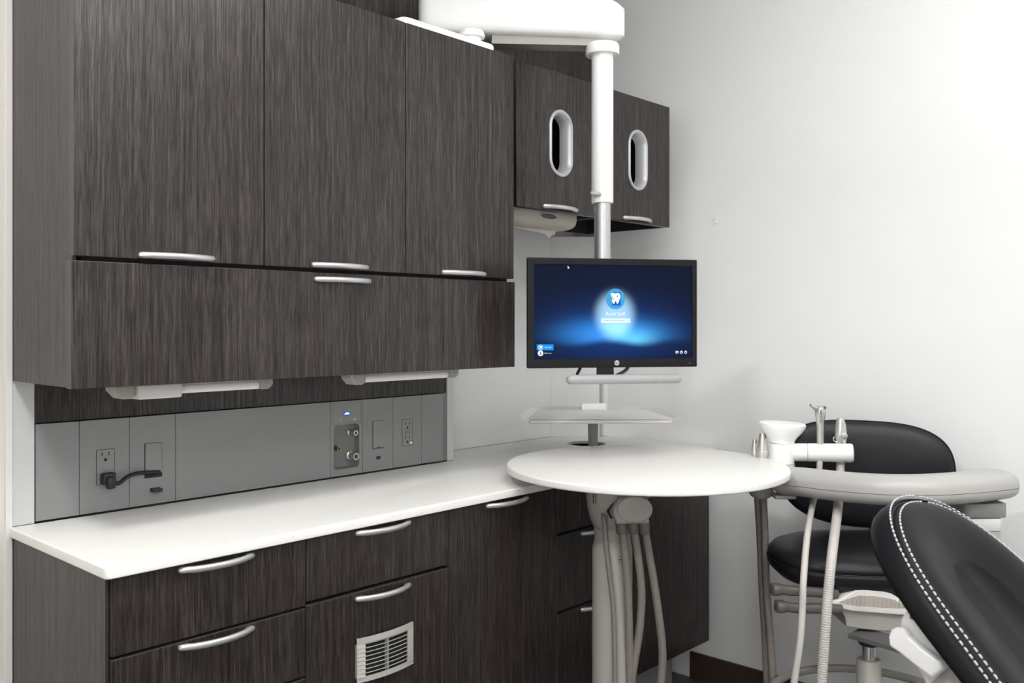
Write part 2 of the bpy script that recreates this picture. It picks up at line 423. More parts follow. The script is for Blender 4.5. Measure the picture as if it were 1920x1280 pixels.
# ---------------------------------------------------------------- handles
def handle_mesh():
    L = 0.089; out = []; n = 24
    oo = lambda a: 0.007 + 0.025 * (1 - (a / L) ** 2) ** 0.9 if abs(a) < L else 0.007
    for k in range(n + 1): a = -L + 2 * L * k / n; out.append((a, oo(a)))
    for k in range(n + 1):
        a = L - 2 * L * k / n
        inn = 0.0 if abs(a) > 0.068 else min(oo(a) - 0.0095, (0.068 - abs(a)) * 2.2)
        out.append((a, inn))
    bm = plate([out], 0.0140, 0.0060, Matrix.Translation((0, 0, -0.00625)), 3)
    me = bpy.data.meshes.new('handle'); bm.to_mesh(me); bm.free()
    # local: x along, y -> outward (-Y world), z -> up
    me.transform(Matrix(((1, 0, 0, 0), (0, -1, 0, 0), (0, 0, 1, 0), (0, 0, 0, 1))))
    me.flip_normals()
    me.materials.append(NICKEL)
    me.polygons.foreach_set('use_smooth', [True] * len(me.polygons)); me.set_sharp_from_angle(angle=0.9)
    return me
HM = handle_mesh()
def handle(parent, x, y, z, name='handle'):
    o = bpy.data.objects.new(name, HM); o.parent = parent
    o.location = wm(parent).inverted() @ Vector((x, y, z)); COL.objects.link(o); return o
def front(name, parent, x0, x1, y, z0, z1, t=0.022):
    o = obj(name, bx(x0, x1, y, y + t, z0, z1, 0.0012), WOOD, parent)
    o.data.materials.append(WEDGE)
    for p in o.data.polygons:
        if abs(p.normal.y) < 0.5: p.material_index = 1
    return o

# ---------------------------------------------------------------- base cabinets
BY = 1.807; G = 0.0022
def carcass(parent, x0, x1, y0, y1, z0, z1, mat=BLACK):
    return obj('carcass', bx(x0, x1, y0, y1, z0, z1), mat, parent)
ux = [0.779, 1.237, 1.696, 2.153, 2.556, 3.053]
zt = 0.898
def base_unit(i, label, fronts, y1=2.30):
    x0, x1 = ux[i], ux[i + 1]
    t = thing('base_cabinet', ((x0 + x1) / 2, BY + .25, 0), label, 'cabinet', 'base cabinets under the counter')
    carcass(t, x0 + .001, x1 - .001, BY + .026, y1, 0.2, 0.9018)
    for kind, za, zb, hz in fronts:
        f = front(kind, t, x0 + G, x1 - G, BY, za, zb)
        if hz: handle(f, (x0 + x1) / 2 - .0, BY, hz)
    return t
u1 = base_unit(0, 'dark wood three drawer base cabinet at the near left end of the counter', [('drawer', .744, zt, .8885), ('drawer', .580, .737, .7265), ('drawer', .2, .573, .560)])
u2 = base_unit(1, 'dark wood base cabinet with slatted metal vent in its lower door', [('drawer', .752, zt, .8885), ('door', .2, .742, .7265)])
u3 = base_unit(2, 'plain full height dark wood base cabinet with one handle at its top', [('door', .2, zt, .8885)])
u4 = base_unit(3, 'dark wood drawer base cabinet behind the round table post', [('drawer', .758, zt, .8885), ('drawer', .516, .749, .738), ('drawer', .2, .507, .496)])
u5 = base_unit(4, 'dark wood corner base cabinet with plain door beside the right wall', [('door', .2, zt, .8885)], 2.30)
obj('filler_strip', bx(3.055, WX - .001, BY + .10, BY + .118, 0.2, 0.9018), WOOD, u5)
# finished left end panel
t = obj('end_panel', bx(0.7715, 0.7785, BY + .006, 2.318, 0.0, 0.9018, 0.0008), WOOD, u1)
# vent grille in the door of unit 2
vent = [o for o in u2.children if o.name.startswith('door')][0]
vb = BM(); vx0, vx1, vz0, vz1 = 1.380, 1.563, 0.520, 0.629
cxv = (vx0 + vx1) / 2; wv = (vx1 - vx0) / 2
bow = lambda x: 0.012 * (1 - ((x - cxv) / wv) ** 2) + 0.004
def bowed(bm, x0, x1, z0, z1, n=12, off=0.0, th=0.003, tilt=0.0):
    fr = []; bk = []
    for k in range(n + 1):
        x = x0 + (x1 - x0) * k / n; y = BY - bow(x) - off
        fr.append((bm.verts.new((x, y - tilt, z0)), bm.verts.new((x, y, z1)))); bk.append((bm.verts.new((x, y + th, z0)), bm.verts.new((x, y + th, z1))))
    for k in range(n):
        a, b = fr[k], fr[k + 1]; c, d = bk[k], bk[k + 1]
        bm.faces.new((a[0], b[0], b[1], a[1])); bm.faces.new((c[0], c[1], d[1], d[0]))
        bm.faces.new((a[1], b[1], d[1], c[1])); bm.faces.new((a[0], c[0], d[0], b[0]))
    for q in (0, n): bm.faces.new((fr[q][0], fr[q][1], bk[q][1], bk[q][0]))
g = thing('vent_grille', (cxv, BY, vz0), 'bowed satin metal vent grille of slats on the dark wood door', 'vent')
b = BM(); bowed(b, vx0, vx1, vz1 - .014, vz1, th=0.004, tilt=0.001); bowed(b, vx0, vx1, vz0, vz0 + .012, th=0.004, tilt=0.001)
box(b, vx0, vx0 + .0015, BY - .006, BY, vz0, vz1); box(b, vx1 - .0015, vx1, BY - .006, BY, vz0, vz1)
box(b, cxv - .0012, cxv + .0012, BY - bow(cxv) + .001, BY - .002, vz0 + .01, vz1 - .01)
bmesh.ops.recalc_face_normals(b, faces=b.faces); obj('frame', b, VENTM, g)
obj('backing', bx(vx0 + .022, vx1 - .022, BY - .0015, BY - .0002, vz0 + .01, vz1 - .012), BLACK, g)
ns = 8; sh = (vz1 - .014 - vz0 - .012) / ns
for k in range(ns):
    z0 = vz0 + .012 + k * sh
    b = BM(); bowed(b, vx0 + .022, vx1 - .022, z0 + sh * .70, z0 + sh * .86, off=-.001, th=.002)
    bowed(b, vx0 + .001, vx0 + .023, z0 + .0004, z0 + sh - .0006, 4, tilt=0.0022); bowed(b, vx1 - .023, vx1 - .001, z0 + .0004, z0 + sh - .0006, 4, tilt=0.0022)
    bmesh.ops.recalc_face_normals(b, faces=b.faces); obj('slat', b, VENTM, g)
# toe kick
tk = struct('trim_6', bx(0.80, 2.81, 1.915, 1.93, 0.0, 0.2), TOEK)
struct('trim_7', bx(2.8125, 2.962, 1.915, 1.93, 0.0, 0.2, 0.001), TOEK)

# ---------------------------------------------------------------- worktop
CT = 0.926
outl = rpoly([(0.764, 1.792), (3.085, 1.792), (WX - .002, 1.860), (WX - .002, 2.350), (3.099, 2.352), (3.099, 2.372), (2.945, 2.507), (2.207, 2.507), (2.207, 2.3245), (0.764, 2.3245)],
             [.014, .03, .02, 0, 0, 0, 0, 0, 0, .008])
hole = list(reversed(ell(.079, .079, 2.877, 2.262, 40)))
o = obj('worktop', plate([outl, hole], 0.0232, 0.0032, Matrix.Translation((0, 0, CT - .0232)), 3), QUARTZ, None, smooth=True, loc=(0.764, 1.792, CT - .0232))
tag(o, 'long white speckled quartz worktop running along the cabinets', 'worktop')
gr = obj('grommet_liner', lathe(BM(), (2.877, 2.262, CT - .023), ZP, [(.0788, .013), (.0788, .0225), (.0765, .0232), (.0745, .0225), (.0745, .013), (.0788, .013)], 40), CREAM, None, smooth=True, loc=(2.877, 2.262, CT - .023))
o = obj('hole_shade_ring', lathe(BM(), (2.877, 2.262, CT - .0228), ZP, [(.0785, 0), (.0785, .0125), (.0755, .0125), (.0755, 0), (.0785, 0)], 40), BLACK, gr, smooth=True)  # black ring added to stand in for the dark depth of the hole
tag(gr, 'round cable hole liner in the rear of the worktop', 'grommet')

# ---------------------------------------------------------------- equipment wall between counter and uppers
NY = 2.325
t = thing('service_panel', (0.77, NY, CT), 'grey service panel wall with outlets and air connectors above the worktop', 'service panel')
b = BM(); box(b, 0.7715, 0.8205, NY, 2.515, CT + .0004, 1.2695, .0006); obj('end_stile', b, STUB, t)
b = BM(); box(b, 2.174, 2.204, NY + .001, 2.508, CT + .0004, 1.2695, .0006); obj('end_stile', b, STUB, t)
obj('backing', bx(.8215, 2.173, NY + .032, 2.51, CT + .0004, 1.2695), BLACK, t)
obj('wood_panel', bx(.8215, 2.173, NY + .006, NY + .032, 1.166, 1.2695), WOOD, t)
px = [.8225, .924, 1.050, 1.175, 1.677, 1.802, 1.927, 2.051, 2.1515]
kinds = ['', 'outlet', 'flap', '', 'air', 'flap2', 'gfci', '']
PZ0, PZ1 = .931, 1.1635
for i, kd in enumerate(kinds):
    x0, x1 = px[i] + .0007, px[i + 1] - .0007; y = NY - .003
    if kd == 'air':
        M = FR(0, y + .010, 0)
        rec = list(reversed(rrect(.098, .137, .012, 1.7395, 1.0205)))
        P_ = obj('panel', plate([[(x0, PZ0), (x1, PZ0), (x1, PZ1), (x0, PZ1)], rec], .010, .0006, M, 1), GPANEL, t)
    else:
        P_ = obj('panel', bx(x0, x1, y, y + .010, PZ0, PZ1, .0006), GPANEL, t)
    if kd == 'outlet' or kd == 'gfci':
        oz = 1.0435; ox = .988 if kd == 'outlet' else 1.988
        b = plate([rrect(.046, .089, .003, ox, oz), list(reversed(rrect(.0445, .0875, .0025, ox, oz)))], .0008, 0, FR(0, y, 0)); obj('outlet_edge', b, BLACK, P_)
        b = plate([rrect(.0438, .0868, .0025, ox, oz)], .0012, .0004, FR(0, y, 0)); obj('outlet', b, GPANEL, P_)
        dz = [.024, -.024] if kd == 'gfci' else [.026]
        for z in dz:
            b = BM()
            for sx in (-.0085, .0085): box(b, ox + sx - .001, ox + sx + .001, y - .0016, y - .0011, oz + z + .002, oz + z + .0115)
            box(b, ox - .0125, ox - .0075, y - .0016, y - .0011, oz + z + .006, oz + z + .0075)
            box(b, ox - .0032, ox + .0032, y - .0016, y - .0011, oz + z - .0115, oz + z - .007)
            cyl(b, (ox, y - .0011, oz + z - .007), (ox, y - .0016, oz + z - .007), .0032, seg=12)
            o = obj('slots', b, BLACK, P_); o['kind'] = 'stuff'
        if kd == 'gfci':
            b = BM()
            for z in (.005, -.005):
                merge(b, plate([rrect(.020, .0085, .001, ox, oz + z), list(reversed(rrect(.0188, .0073, .0008, ox, oz + z)))], .0005, 0, FR(0, y - .0012, 0)))
            obj('test_buttons', b, BLACK, P_)
            obj('indicator_light', lathe(BM(), (ox + .0155, y - .001, oz - .036), (0, -1, 0), [(.0028, 0), (.0026, .001), (0, .0015)], 12), GREENLED, P_)
    if kd in ('flap', 'flap2'):
        fx0, fx1 = (1.091, 1.136) if kd == 'flap' else (1.843, 1.888)
        fb = 1.013 if kd == 'flap' else 1.004
        cxf = (fx0 + fx1) / 2
        b = plate([rrect(fx1 - fx0 + .003, 1.092 - 1.0005, .002, cxf, 1.0463)], .0006, 0, FR(0, y, 0)); obj('flap_recess', b, BLACK if kd == 'flap' else GREYPRINT, P_)
        lo = [(fx0, fb), (fx0, 1.0915), (fx1, 1.0915), (fx1, fb), (fx1 - .01, fb + .0005), (cxf, fb + .005), (fx0 + .01, fb + .0005)]
        b = plate([lo], .003, .0008, FR(0, y, 0)); obj('flap', b, GPANEL, P_)
        if kd == 'flap2':
            b = bx(1.857, 1.874, y - .0012, y, .967, .977, .0003); obj('usb_port', b, NAVY, P_)
        else:
            b = bx(1.105, 1.132, y - .0008, y, .9625, .9735, .0003); obj('usb_port', b, BLACK, P_)
    if kd == 'air':
        # recessed dish with three connectors, control strip with lights above
        ry = y + .030
        out = rrect(.098, .137, .012, 1.7395, 1.0205); bmx = BM(); M = FR(0, y + .0005, 0)
        R = []
        for f, h in ((1.0, 0), (.985, -.004), (.955, -.016), (.92, -.020), (.3, -.0205)):
            R.append([bmx.verts.new(M @ Vector((1.7395 + (a - 1.7395) * (1 - (1 - f)), 1.0205 + (c - 1.0205) * (1 - (1 - f) * .7), h))) for a, c in out])
        for A, B in zip(R, R[1:]):
            for k in range(len(out)): bmx.faces.new((A[k], A[(k + 1) % len(out)], B[(k + 1) % len(out)], B[k]))
        bmx.faces.new(R[-1]); bmesh.ops.recalc_face_normals(bmx, faces=bmx.faces)
        obj('recess_dish', bmx, GPANEL2, P_, smooth=True)
        for (cx_, cz_, r_, L_, m_) in ((1.704, 1.018, .0075, .030, BRASS), (1.764, 1.062, .0085, .036, STEEL), (1.764, .988, .0115, .038, STEEL)):
            b = lathe(BM(), (cx_, y + .021, cz_), (0, -1, 0), [(r_ * 1.25, 0), (r_ * 1.25, .007), (r_ * .9, .009), (r_ * .9, L_ * .6), (r_, L_ * .62), (r_, L_), (r_ * .62, L_), (r_ * .55, L_ - .006), (0, L_ - .006)], 20)
            o = obj('quick_connector', b, m_, P_, smooth=True)
            b = lathe(BM(), (cx_, y + .021, cz_), (0, -1, 0), [(r_ * .5, L_ - .0058), (0, L_ - .0055)], 12); obj('connector_bore', b, BLACK, P_)
        b = plate([rrect(.110, .066, .002, 1.7395, 1.125), list(reversed(rrect(.1088, .0648, .0016, 1.7395, 1.125)))], .0005, 0, FR(0, y, 0)); obj('control_strip_edge', b, GREYPRINT, P_)
        obj('light_surround', plate([ell(.0125, .0065, 1.740, 1.124)], .0006, 0, FR(0, y, 0)), BLUEHALO, P_, label='blue glow around the switch light')
        obj('indicator_light', plate([[(1.7315, 1.121), (1.748, 1.121), (1.7495, 1.1245), (1.744, 1.1265), (1.740, 1.1285), (1.737, 1.126), (1.732, 1.1255)]], .001, 0, FR(0, y, 0)), BLUELED, P_, label='small bright blue light')
        b = plate([rrect(.008, .010, .0025, 1.716, 1.1035), list(reversed(rrect(.0058, .0078, .0018, 1.716, 1.1035)))], .0005, 0, FR(0, y, 0)); obj('printed_symbol', b, STUB, P_)
        b = BM(); box(b, 1.765, 1.776, y - .0006, y, 1.101, 1.106); box(b, 1.7695, 1.7705, y - .0006, y, 1.108, 1.114); obj('printed_symbol', b, simple('copper print', (.75, .5, .35), .5), P_)
obj('panel', bx(2.1530, 2.173, NY + .001, NY + .012, PZ0, PZ1 + .001, .0006), GPANEL2, t)
# black plug and adapter cord
y = NY - .004
pg = thing('power_plug', (.985, y - .001, 1.0), 'black power plug with short black cord in the left outlet', 'plug')
b = BM(); box(b, .972, 1.006, y - .026, y - .002, 1.000, 1.030, .006); box(b, .978, .999, y - .040, y - .018, .991, 1.022, .006)
cyl(b, (.990, y - .020, 1.010), (.990, y - .020, .989), .012, .007, 16, .002)
obj('plug_body', b, BRUBBER, pg, smooth=True)
b = tube(BM(), [(.998, y - .030, 1.003), (1.012, y - .030, 1.004), (1.030, y - .024, 1.014), (1.055, y - .016, 1.019), (1.085, y - .010, 1.018), (1.105, y - .006, 1.016), (1.128, y - .0045, 1.014)], .0052, 12)
obj('cord', b, BRUBBER, pg, smooth=True)
ud = obj('usb_receiver', bx(1.1055, 1.1315, y - .016, y - .001, .9635, .9725, .0015), BPLAST, None, loc=(1.118, y, .968))
tag(ud, 'tiny black receiver stick in the port below the left flap', 'usb stick')

# ---------------------------------------------------------------- upper cabinets
UY = 1.93
uxs = [0.757, 1.202, 1.647, 2.090]
labs = ['tall dark wood wall cabinet furthest left above the flap cabinet', 'tall dark wood wall cabinet in the middle of three', 'tall dark wood wall cabinet under the overhead arm mount']
for i in range(3):
    x0, x1 = uxs[i], uxs[i + 1]
    t = thing('wall_cabinet', ((x0 + x1) / 2, UY + .2, 1.545), labs[i], 'cabinet', 'tall wall cabinets')
    carcass(t, x0 + (.024 if i == 0 else .001), x1 - .001, UY + .030, 2.30, 1.552, 2.238)
    f = front('door', t, x0 + (0 if i == 0 else .0021), x1 - .0021, UY, 1.5455, 2.24, .024)
    handle(f, [0.980, 1.4245, 1.869][i], UY, 1.5535)
t = thing('flap_cabinet', (1.42, UY + .2, 1.271), 'wide low dark wood wall cabinet with one long flap door and a centre handle', 'cabinet')
carcass(t, .790, 2.088, UY + .030, 2.32, 1.2745, 1.550)
obj('underside', bx(.781, 2.088, UY + .032, 2.322, 1.2710, 1.2744), WEDGE, t)
f = front('door', t, .752, 2.0925, UY, 1.271, 1.5355, .026)
handle(f, 1.4325, UY, 1.5175)
e = obj('end_panel', bx(0.7715, 0.7805, UY + .045, 2.3263, 1.2700, 2.9, .0008), WOOD, None, loc=(.776, 2.2, 1.27))
tag(e, 'tall dark wood end panel on the left side of the wall cabinets', 'panel')
s = obj('soffit_panel', bx(.782, WX - .001, 2.345, 2.362, 2.2425, CEIL - .002), WOOD, None, loc=(1.9, 2.35, 2.24))
tag(s, 'dark wood panel on the wall above the wall cabinets', 'panel')

# dispenser cabinets
DY = 1.942
dx = [2.113, 2.551, 2.986]
for i in range(2):
    x0, x1 = dx[i], dx[i + 1]; z0, z1 = 1.777, 2.2395; y1 = 2.343
    t = thing('dispenser_cabinet', ((x0 + x1) / 2, DY + .2, z0), ['dark wood dispenser cabinet with oval silver opening beside the tall cabinets', 'dark wood dispenser cabinet with oval silver opening beside the right wall'][i], 'cabinet', 'open bottomed dispenser cabinets')
    b = BM(); th = .016
    box(b, x0 + .002, x0 + th, DY + .026, y1, z0, z1 - .002); box(b, x1 - th, x1 - .002, DY + .026, y1, z0, z1 - .002)
    box(b, x0 + th, x1 - th, DY + .026, y1, z1 - th - .002, z1 - .002); box(b, x0 + th, x1 - th, y1 - .012, y1, z0, z1 - th - .002)
    o = obj('carcass', b, BLACK, t)
    o.data.materials.append(WOOD)
    for p in o.data.polygons:
        if p.center.x + o.parent.location.x > x1 - .003 or p.center.z + z0 > z1 - .003: p.material_index = 1
    cxo, czo = (2.3315, 2.0055) if i == 0 else (2.7735, 2.008)
    hw, hh = .088, .193
    M = FR(0, DY + .023, 0)
    b = plate([[(x0 + (.001 if i == 0 else .0016), z0), (x1 - .0016 if i == 0 else x1, z0), (x1 - .0016 if i == 0 else x1, z1), (x0 + (.001 if i == 0 else .0016), z1)], list(reversed(stadium(hw + .012, hh + .012, 16, cxo, czo)))], .023, .0008, M, 1)
    dr = obj('door', b, WOOD, t)
    # silver oval bezel: flange standing proud, funnel going in
    bz = BM(); M = FR(0, DY, 0); R = []
    for w_, h_, zz in ((.119, .224, -.001), (.119, .224, .003), (.114, .219, .0065), (.106, .211, .0065), (.094, .199, .002), (.084, .189, -.010), (.079, .184, -.028), (.078, .183, -.038), (.084, .189, -.038)):
        R.append([bz.verts.new(M @ Vector((p[0], p[1], zz))) for p in stadium(w_, h_, 18, cxo, czo)])
    for A, B in zip(R, R[1:]):
        for k in range(len(A)): bz.faces.new((A[k], A[(k + 1) % len(A)], B[(k + 1) % len(A)], B[k]))
    bmesh.ops.recalc_face_normals(bz, faces=bz.faces)
    obj('bezel', bz, SILVER, dr, smooth=True, angle=1.2, label='oval silver bezel')
    handle(dr, [2.327, 2.768][i], DY, 1.7885)
# towel dispenser inside the left one
t = thing('towel_dispenser', (2.33, 2.08, 1.735), 'smoky beige paper towel dispenser hanging under the dispenser cabinet', 'dispenser')
ya, yb = 1.990, 2.20
b = BM(); sec = []
R = []
for z, ins in ((1.86, 0.0), (1.765, 0.0), (1.748, .004), (1.738, .014), (1.733, .028)):
    R.append([b.verts.new((p[0], p[1], z)) for p in rrect(.365 - 2 * ins, .19 - 2 * ins, max(.012, .03 - ins * .2), 2.325, 2.095)])
for A, B in zip(R, R[1:]):
    for k in range(len(A)): b.faces.new((A[k], A[(k + 1) % len(A)], B[(k + 1) % len(A)], B[k]))
b.faces.new(R[0]); b.faces.new(R[-1]); bmesh.ops.recalc_face_normals(b, faces=b.faces)
obj('body', b, BEIGE, t, smooth=True)
b = plate([ell(.046, .012, 2.335, 1.768), list(reversed(ell(.043, .0095, 2.335, 1.768)))], .003, .0008, FR(0, 2.0, 0)); obj('slot_rim', b, CREAM, t)
obj('slot', plate([ell(.043, .0095, 2.335, 1.768)], .001, 0, FR(0, 2.0, 0)), LEVER, t)
b = BM(); q = [(2.23, 2.05, 1.7325), (2.47, 2.05, 1.7325), (2.475, 2.06, 1.722), (2.44, 2.04, 1.712), (2.42, 2.03, 1.724), (2.33, 2.04, 1.726)]
lo = rpoly([(2.24, 1.735), (2.24, 1.728), (2.40, 1.720), (2.425, 1.708), (2.44, 1.716), (2.455, 1.718), (2.46, 1.735)], 0)
sh_ = plate([lo], .0012, 0, FR(0, 2.075, 0)); o = obj('paper_towel', sh_, PAPER, t, label='corner of a pale paper towel')
b = BM(); box(b, 2.132, 2.168, 2.02, 2.10, 1.757, 1.80, .003); box(b, 2.132, 2.165, 2.01, 2.10, 1.751, 1.757, .002)
o = obj('mounting_bracket', b, WHITE, None, loc=(2.15, 2.05, 1.75)); tag(o, 'small white bracket left of the towel dispenser', 'bracket')

# ---------------------------------------------------------------- under-cabinet lights
def under_light(x0, x1, y, z, label, block):
    t = thing('under_cabinet_light', ((x0 + x1) / 2, y, z), label, 'light', 'lights under the flap cabinet')
    zt_ = z
    b = bx(x0 + .02, x1 - .015, y - .020, y + .030, zt_ - .008, zt_ - .0005, .002); obj('mounting_rail', b, CREAM2, t)
    b = cyl(BM(), (x0 + .05, y, zt_ - .019), (x1 - .03, y, zt_ - .019), .0105, seg=24); obj('lamp_tube', b, TUBEM, t, smooth=True)
    # left end cap : big rounded
    prof = rpoly([(0, 0), (.052, 0), (.052, -.026), (.042, -.033), (.018, -.033), (0, -.014)], [0, 0, .004, .003, .012, .008])
    M = frame((x0, y - .024, zt_ - .0005), (1, 0, 0), (0, 0, 1)); b = plate([prof], .050, .006, M @ Matrix.Translation((0, 0, -.050)), 3); obj('end_cap', b, CREAM2, t, smooth=True)
    prof = rpoly([(0, 0), (.034, 0), (.034, -.018), (.022, -.029), (0, -.029)], [0, 0, .008, .006, .003])
    M = frame((x1 - .034, y - .022, zt_ - .0005), (1, 0, 0), (0, 0, 1)); b = plate([prof], .046, .005, M @ Matrix.Translation((0, 0, -.046)), 3); obj('end_cap', b, CREAM2, t, smooth=True)
    if block:
        b = bx(x0 + .050, x0 + .155, y - .034, y + .022, zt_ - .036, zt_ - .001, .006, seg=3); obj('switch_housing', b, CREAM, t, smooth=True)
        b = cyl(BM(), (x0 + .11, y - .005, zt_ - .036), (x0 + .11, y - .005, zt_ - .042), .006, .004, seg=12); obj('sensor', b, BPLAST, t)
    return t
under_light(.873, 1.277, 2.03, 1.2708, 'tubular under-cabinet light at the left with square switch housing', True)
under_light(1.518, 1.927, 2.03, 1.2708, 'plain tubular under-cabinet light at the right end of the wall cabinets', False)

# ---------------------------------------------------------------- overhead arm with monitor post
PD = 2.88
pc = at(1129.5, 607, PD); pxy = Vector((pc.x, pc.y, 0))
ez = lambda v, D=PD: H - (v - HY) / F * D
t = thing('overhead_arm', (pxy.x, pxy.y, ez(90)), 'white overhead swing arm with post, mounted on top of the wall cabinets', 'arm')
al = at(792, 20, 3.0); al2 = at(875, 70, 2.98)
# body: runs from left bulge to the post
A0 = at(815, 28, 2.99); A1 = at(1140, 42, PD)
zc = (A0.z + A1.z) / 2
ax = (Vector((A1.x, A1.y, 0)) - Vector((A0.x, A0.y, 0))); L = ax.length; axn = ax.normalized(); side = Vector((0, 0, 1)).cross(axn)
b = BM(); n = 40; rings = []
zT = ez(3); zB = ez(79)
for i in range(n + 1):
    s = -0.055 + (L + 0.052 + 0.055) * i / n
    tt = s / L
    base = Vector((A0.x, A0.y, 0)) + axn * s
    # vertical extent in world z
    bot = zB + (.055) * (1 - tt) * 0.95; top = zT + .05 * (1 - tt)
    e0 = min(1, max(0, (s + .055) / .05)); e1 = min(1, max(0, (L + .052 - s) / .07))
    wd = .062 * math.sqrt(max(.0, 1 - (1 - e0) ** 2)) * math.sqrt(max(0, 1 - (1 - e1) ** 2)) + .002
    k0 = 1 - .34 * (1 - e1) ** 2 - .12 * (1 - e0) ** 2
    mid = (bot + top) / 2; hh = (top - bot) / 2 * k0
    ring = []
    for k in range(28):
        a = 2 * PI * k / 28; c, s_ = math.cos(a), math.sin(a)
        ex = 2 / 4.6; X = math.copysign(abs(c) ** ex, c) * wd; Z = math.copysign(abs(s_) ** ex, s_) * hh
        ring.append(b.verts.new(base + side * X + Vector((0, 0, mid + Z))))
    rings.append(ring)
for A, B in zip(rings, rings[1:]):
    for k in range(28): b.faces.new((A[k], A[(k + 1) % 28], B[(k + 1) % 28], B[k]))
b.faces.new(rings[0]); b.faces.new(rings[-1]); bmesh.ops.recalc_face_normals(b, faces=b.faces)
obj('arm_cover', b, WHITE, t, smooth=True, angle=1.0)
# underside channel
b = BM()
c0 = Vector((A0.x, A0.y, 0)) + axn * .20; c1 = Vector((A1.x, A1.y, 0)) - axn * .02
sweep(b, [c0 + Vector((0, 0, zB + .022)), c1 + Vector((0, 0, zB - .006))], [(-.034, -.014), (.034, -.014), (.034, .016), (-.034, .016)], up=ZP)
obj('underside_channel', b, CREAM2, t)
# post: collar, outer sleeve, inner tube
px_ = lambda v: Vector((pxy.x, pxy.y, ez(v)))
obj('collar', lathe(BM(), px_(104), ZP, [(.037, 0), (.0525, 0), (.0535, .003), (.0535, .026), (.050, .034), (.034, .036)], 40), WHITE, t, smooth=True)
obj('post_sleeve', lathe(BM(), px_(381), ZP, [(.0265, 0), (.0335, 0), (.0345, .002), (.0345, ez(100) - ez(381)), (.030, ez(98) - ez(381))], 40), WHITE, t, smooth=True)
obj('post_tube', cyl(BM(), px_(640), px_(372), .0258, seg=32), ALU, t, smooth=True)
q = at(1117, 363, PD - .035)
M = frame(q, RV, ZP); b = plate([stadium(.0115, .034, 8)], .010, .003, M @ Matrix.Rotation(PI / 2 - .12, 4, 'Z') @ Matrix.Translation((0, 0, -.003)), 2)
obj('latch', b, CREAM2, t, smooth=True)
# swivel base on cabinet top
bc = at(884, 86, 2.80); bc.z = 2.2395
b = plate([rpoly([(1.66, 1.956), (2.040, 1.956), (2.040, 2.22), (1.66, 2.22)], .03)], .030, .008, Matrix.Translation((0, 0, 2.2405)), 3)
obj('mounting_base', b, WHITE, t, smooth=True)
c_ = at(905, 60, 2.95)
obj('pivot_boss', lathe(BM(), (bc.x, bc.y, 2.270), ZP, [(.030, 0), (.030, .012), (.040, .014), (.042, .022), (.036, .034)], 32), WHITE, t, smooth=True)

# ---------------------------------------------------------------- monitor
TL = at(989, 482, 2.73); TR = at(1307, 487, 2.845); BL = at(989, 690.5, 2.73)
mw = (TR - TL).length; mh = TL.z - BL.z; mxd = (TR - TL); mxd.z = 0; mxd.normalize()
MM = frame((BL.x, BL.y, BL.z), mxd, ZP)      # local x right, y up, z towards viewer
t = thing('monitor', MM @ Vector((mw / 2, 0, -.02)), 'black flat computer monitor showing a blue login screen', 'monitor')
sc0, sc1 = 12.5 / 318 * mw, (298.5 + 10) / 318 * mw; sz0, sz1 = mh * (16.5 / 206), mh * (1 - 12.5 / 206)
outm = rpoly([(0, 0), (mw, 0), (mw, mh), (0, mh)], .004)
b = plate([outm, [(sc0, sz0), (sc0, sz1), (sc1, sz1), (sc1, sz0)]], .014, .0018, MM @ Matrix.Translation((0, 0, -.014)), 2); obj('bezel', b, BEZEL, t, smooth=True, angle=.5)
b = plate([rpoly([(.003, .003), (mw - .003, .003), (mw - .003, mh - .003), (.003, mh - .003)], .006)], .020, .006, MM @ Matrix.Translation((0, 0, -.030)), 2); obj('back_shell', b, BPLAST, t, smooth=True, angle=.5)
